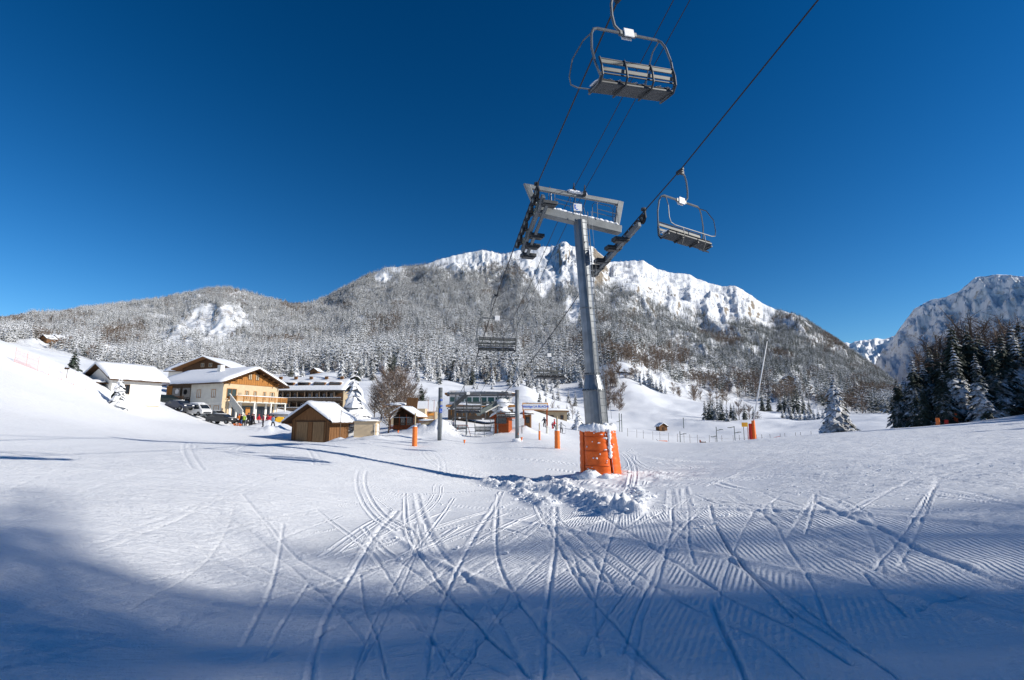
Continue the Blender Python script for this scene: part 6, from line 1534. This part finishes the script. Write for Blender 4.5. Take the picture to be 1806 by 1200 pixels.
# ================================================================ PEOPLE
def body_mesh(pose, cols, seed):
    """one continuous skinned figure, 1.75 m"""
    J = dict(pelvis=(0, 0, .95), spine=(0, .0, 1.15), chest=(0, 0, 1.36), neck=(0, -.01, 1.50), head=(0, -.02, 1.58), top=(0, -.01, 1.73),
             ls=(-.19, 0, 1.42), le=(-.27, .02, 1.14), lw=(-.25, -.10, .92), lh=(-.24, -.15, .83), rs=(.19, 0, 1.42), re=(.27, .02, 1.14), rw=(.25, -.10, .92), rh=(.24, -.15, .83),
             lhip=(-.10, 0, .90), lk=(-.12, -.03, .50), la=(-.12, .02, .10), lt=(-.12, -.15, .04), rhip=(.10, 0, .90), rk=(.12, -.03, .50), ra=(.12, .02, .10), rt=(.12, -.15, .04))
    J.update(pose)
    rad = dict(pelvis=.15, spine=.145, chest=.17, neck=.065, head=.105, top=.075, ls=.085, le=.06, lw=.05, lh=.045, rs=.085, re=.06, rw=.05, rh=.045, lhip=.11, lk=.078, la=.07, lt=.055, rhip=.11, rk=.078, ra=.07, rt=.055)
    E = [('pelvis', 'spine'), ('spine', 'chest'), ('chest', 'neck'), ('neck', 'head'), ('head', 'top'), ('chest', 'ls'), ('ls', 'le'), ('le', 'lw'), ('lw', 'lh'), ('chest', 'rs'), ('rs', 're'), ('re', 'rw'), ('rw', 'rh'),
         ('pelvis', 'lhip'), ('lhip', 'lk'), ('lk', 'la'), ('la', 'lt'), ('pelvis', 'rhip'), ('rhip', 'rk'), ('rk', 'ra'), ('ra', 'rt')]
    ks = list(J); me = bpy.data.meshes.new('body'); me.from_pydata([J[k] for k in ks], [(ks.index(a), ks.index(b)) for a, b in E], [])
    o = bpy.data.objects.new('tmp', me); COL.objects.link(o)
    sk = o.modifiers.new('s', 'SKIN'); sk.use_smooth_shade = True
    for i, k in enumerate(ks): me.skin_vertices[0].data[i].radius = (rad[k], rad[k]); me.skin_vertices[0].data[i].use_root = (k == 'pelvis')
    sb = o.modifiers.new('u', 'SUBSURF'); sb.levels = 1; sb.render_levels = 1
    dg = bpy.context.evaluated_depsgraph_get(); m2 = bpy.data.meshes.new_from_object(o.evaluated_get(dg)); bpy.data.objects.remove(o)
    m2.name = 'body'; m2.materials.clear()
    for c in cols: m2.materials.append(c)
    mi = []
    for p in m2.polygons:
        c = p.center; z = c.z; mi.append(0 if (z > .93 and z < 1.49) or (abs(c.x) > .21 and z > .9) else (1 if .16 < z <= .93 else (3 if z <= .16 else 2)))
    m2.polygons.foreach_set('material_index', mi); return m2
cl_ = lambda n, c: simple(n, c, .8, var=.1)
SKIN = cl_('skin', (.5, .3, .22)); BOOT = cl_('ski_boot', (.05, .05, .06))
JK = dict(red=cl_('red_jacket', (.5, .02, .03)), dark=cl_('black_jacket', (.02, .02, .03)), green=cl_('lime_jacket', (.35, .5, .05)), blue=cl_('pale_blue_jacket', (.3, .45, .6)), grey=cl_('grey_jacket', (.35, .36, .38)), maroon=cl_('maroon_jacket', (.14, .02, .04)), navy=cl_('navy_jacket', (.02, .03, .09)), white=cl_('white_jacket', (.7, .7, .7)), orange=cl_('orange_jacket', (.8, .2, .02)))
TR = dict(dark=cl_('black_trousers', (.02, .02, .025)), blue=cl_('blue_trousers', (.05, .1, .25)), red=cl_('red_trousers', (.4, .03, .04)), grey=cl_('grey_trousers', (.3, .3, .32)))
POSE = dict(stand={}, armsout=dict(le=(-.42, -.05, 1.30), lw=(-.62, -.18, 1.22), lh=(-.70, -.22, 1.2), re=(.42, -.05, 1.25), rw=(.60, -.18, 1.12), rh=(.68, -.22, 1.08), lk=(-.15, -.12, .5), rk=(.15, -.12, .5)),
            walk=dict(lk=(-.11, -.20, .52), la=(-.12, -.22, .12), lt=(-.12, -.38, .06), rk=(.11, .08, .50), ra=(.12, .30, .14), rt=(.12, .16, .05), le=(-.27, .12, 1.15), lw=(-.24, .10, .92), lh=(-.24, .09, .84), re=(.27, -.10, 1.15), rw=(.23, -.26, 1.0), rh=(.22, -.33, .97)),
            ski=dict(pelvis=(0, .08, .86), spine=(0, .02, 1.06), chest=(0, -.08, 1.26), neck=(0, -.12, 1.39), head=(0, -.15, 1.47), top=(0, -.15, 1.62), ls=(-.19, -.06, 1.31), rs=(.19, -.06, 1.31), le=(-.32, -.08, 1.08), lw=(-.34, -.30, 1.02), lh=(-.34, -.36, 1.0), re=(.32, -.08, 1.08), rw=(.34, -.30, 1.02), rh=(.34, -.36, 1.0), lhip=(-.1, .07, .82), rhip=(.1, .07, .82), lk=(-.14, -.14, .5), rk=(.14, -.14, .5)))
BC = {}
def person(px, py, Y, rz, jk, tr, pose, label, hat='dark', skis=False, poles=False, s=1.0, dz=0.0):
    P = ground_at(px, Y); P.z = max(P.z, at(px, py, Y).z) if dz is None else P.z
    t = empty('person', P, R(rz), label=label, cat='person'); t.scale = (s, s, s)
    k = (jk, tr, pose)
    if k not in BC: BC[k] = body_mesh(POSE[pose], [JK[jk], TR[tr], SKIN, BOOT], 0)
    o = bpy.data.objects.new('body', BC[k]); COL.objects.link(o); o.parent = t
    h = POSE[pose].get('head', (0, -.02, 1.58)); MB().blob((h[0], h[1] + .02, h[2] + .085), (.115, .125, .095), nu=12, nv=8, rough=.02).build('hat', JK[hat], t, smooth=True)
    f = MB(); f.box((h[0], h[1] - .10, h[2] + .02), (.15, .04, .045)); f.build('goggles', JK['dark'], t)
    if skis:
        for x in (-.13, .13): MB().beam((x, .75, .03), (x, -.8, .03), .09, .025).beam((x, -.8, .03), (x, -.95, .09), .09, .02).build('ski', JK['navy'], t)
    if poles:
        for sd, kk in ((-1, 'lh'), (1, 'rh')):
            hp = POSE[pose].get(kk, (sd * .24, -.15, .83)); MB().tube([hp, (hp[0] + sd * .08, hp[1] + .35, .02)], .012, 4).build('ski_pole', JK['dark'], t)
    return t
person(421, 744, 76, 20, 'orange', 'dark', 'stand', 'person in orange top at the left edge of the crowd', hat='red')
person(424.5, 745, 75, -30, 'dark', 'blue', 'stand', 'person in black jacket and blue trousers beside the one in orange', poles=True)
person(429, 746, 76, 10, 'green', 'dark', 'stand', 'person in lime green jacket in the crowd', hat='grey')
person(437, 749, 72, 180, 'dark', 'dark', 'walk', 'tall person all in black, centre front of the crowd', skis=False, poles=True, s=1.05)
person(440.5, 747, 77, 60, 'navy', 'dark', 'stand', 'person in navy partly behind the tall one in black')
person(443.5, 747, 73, 150, 'dark', 'dark', 'stand', 'person in black at the right of the crowd, arms down', hat='maroon')
person(447, 747, 74, -60, 'maroon', 'dark', 'walk', 'person in maroon and black leaving the crowd', hat='dark')
person(433, 745, 79, 0, 'white', 'grey', 'stand', 'person in white standing under the balcony', hat='red')
person(455.5, 744, 76, 90, 'red', 'grey', 'walk', 'person in bright red jacket walking right of the crowd', hat='red')
person(463.5, 752, 70, -80, 'maroon', 'dark', 'stand', 'dark figure with red leg stripe standing apart on the snow', hat='dark')
person(475, 744, 76, 30, 'red', 'grey', 'stand', 'person in red and grey beside the snow heap', hat='dark')
person(480.5, 754, 69, 160, 'blue', 'dark', 'walk', 'person in pale blue jacket walking towards the brown hut', hat='dark')
person(471, 733, 80, 10, 'maroon', 'dark', 'stand', 'person in maroon by the chalet pillar', hat='red')
person(990, 762, 78, 20, 'grey', 'dark', 'armsout', 'skier in grey with arms spread, left of the pylon', hat='grey', skis=True, poles=True)
person(978, 755, 84, 80, 'red', 'dark', 'walk', 'skier in bright red jacket left of the skier with spread arms', hat='red', poles=True)
person(974.5, 756, 83, 40, 'maroon', 'red', 'stand', 'small child in dark red next to the skier in red', hat='maroon', s=.68)
person(960.5, 750, 80, 200, 'dark', 'dark', 'ski', 'dark skier passing behind the right gate post', skis=True)
person(799, 756, 66, 100, 'navy', 'dark', 'stand', 'person in dark blue waiting by the parked chairs', s=.8)

# ================================================================ one label for each of the counted repeats
ORD = ['first', 'second', 'third', 'fourth', 'fifth', 'sixth', 'seventh', 'eighth', 'ninth', 'tenth', 'eleventh', 'twelfth', 'thirteenth', 'fourteenth', 'fifteenth', 'sixteenth', 'seventeenth', 'eighteenth', 'nineteenth', 'twentieth',
       'twenty-first', 'twenty-second', 'twenty-third', 'twenty-fourth', 'twenty-fifth', 'twenty-sixth']
def number(group, text):
    os_ = [o for o in scene.objects if o.parent is None and o.get('group') == group]
    os_.sort(key=lambda o: o.location.x / o.location.y)
    for i, o in enumerate(os_):
        if i < len(ORD): o['label'] = text % ('leftmost' if i == 0 else 'rightmost' if i == len(os_) - 1 else ORD[i] + ' from the left')
number('front row of the shaded stand', 'snow-dusted spruce, %s in the front row of the dark stand')
number('second row of the shaded stand', 'dark spruce, %s in the second row of the dark stand')
number('inner trees of the shaded stand', 'spruce inside the dark stand, %s in its third row')
number('rear trees of the shaded stand', 'spruce at the back of the dark stand, %s of its rear row')
number('bare trees among the shaded stand', 'leafless brown tree above the dark stand, %s of them')
number('spruce clump on the snowfield', 'frosted spruce, %s in the tight clump on the snowfield')
number('thicket right of the spruce clump', 'shrubby tree, %s in the brown thicket beside the clump')
number('hedge-like spruce row', 'frosted spruce, %s in the hedge-like row')
number('spruces above the hedge row', 'dark spruce on the rise above the hedge-like row, %s')
number('spruces on the upper snowfield', 'snowy spruce, %s in the group on the upper snowfield')
number('bare trees beside the upper snowfield', 'bare brown tree beside the upper snowfield, %s of them')
number('bare trees behind the snack cabin', 'tall leafless tree behind the snack cabin, %s of the clump')
number('frosted bare trees left of the pylon', 'small frosted bare tree near the gate, %s of three')
number('small spruces above the lift station', 'small snowy spruce on the slope above the station, %s')
number('rope fence stakes', 'thin stake of the rope fence on the valley floor, %s')
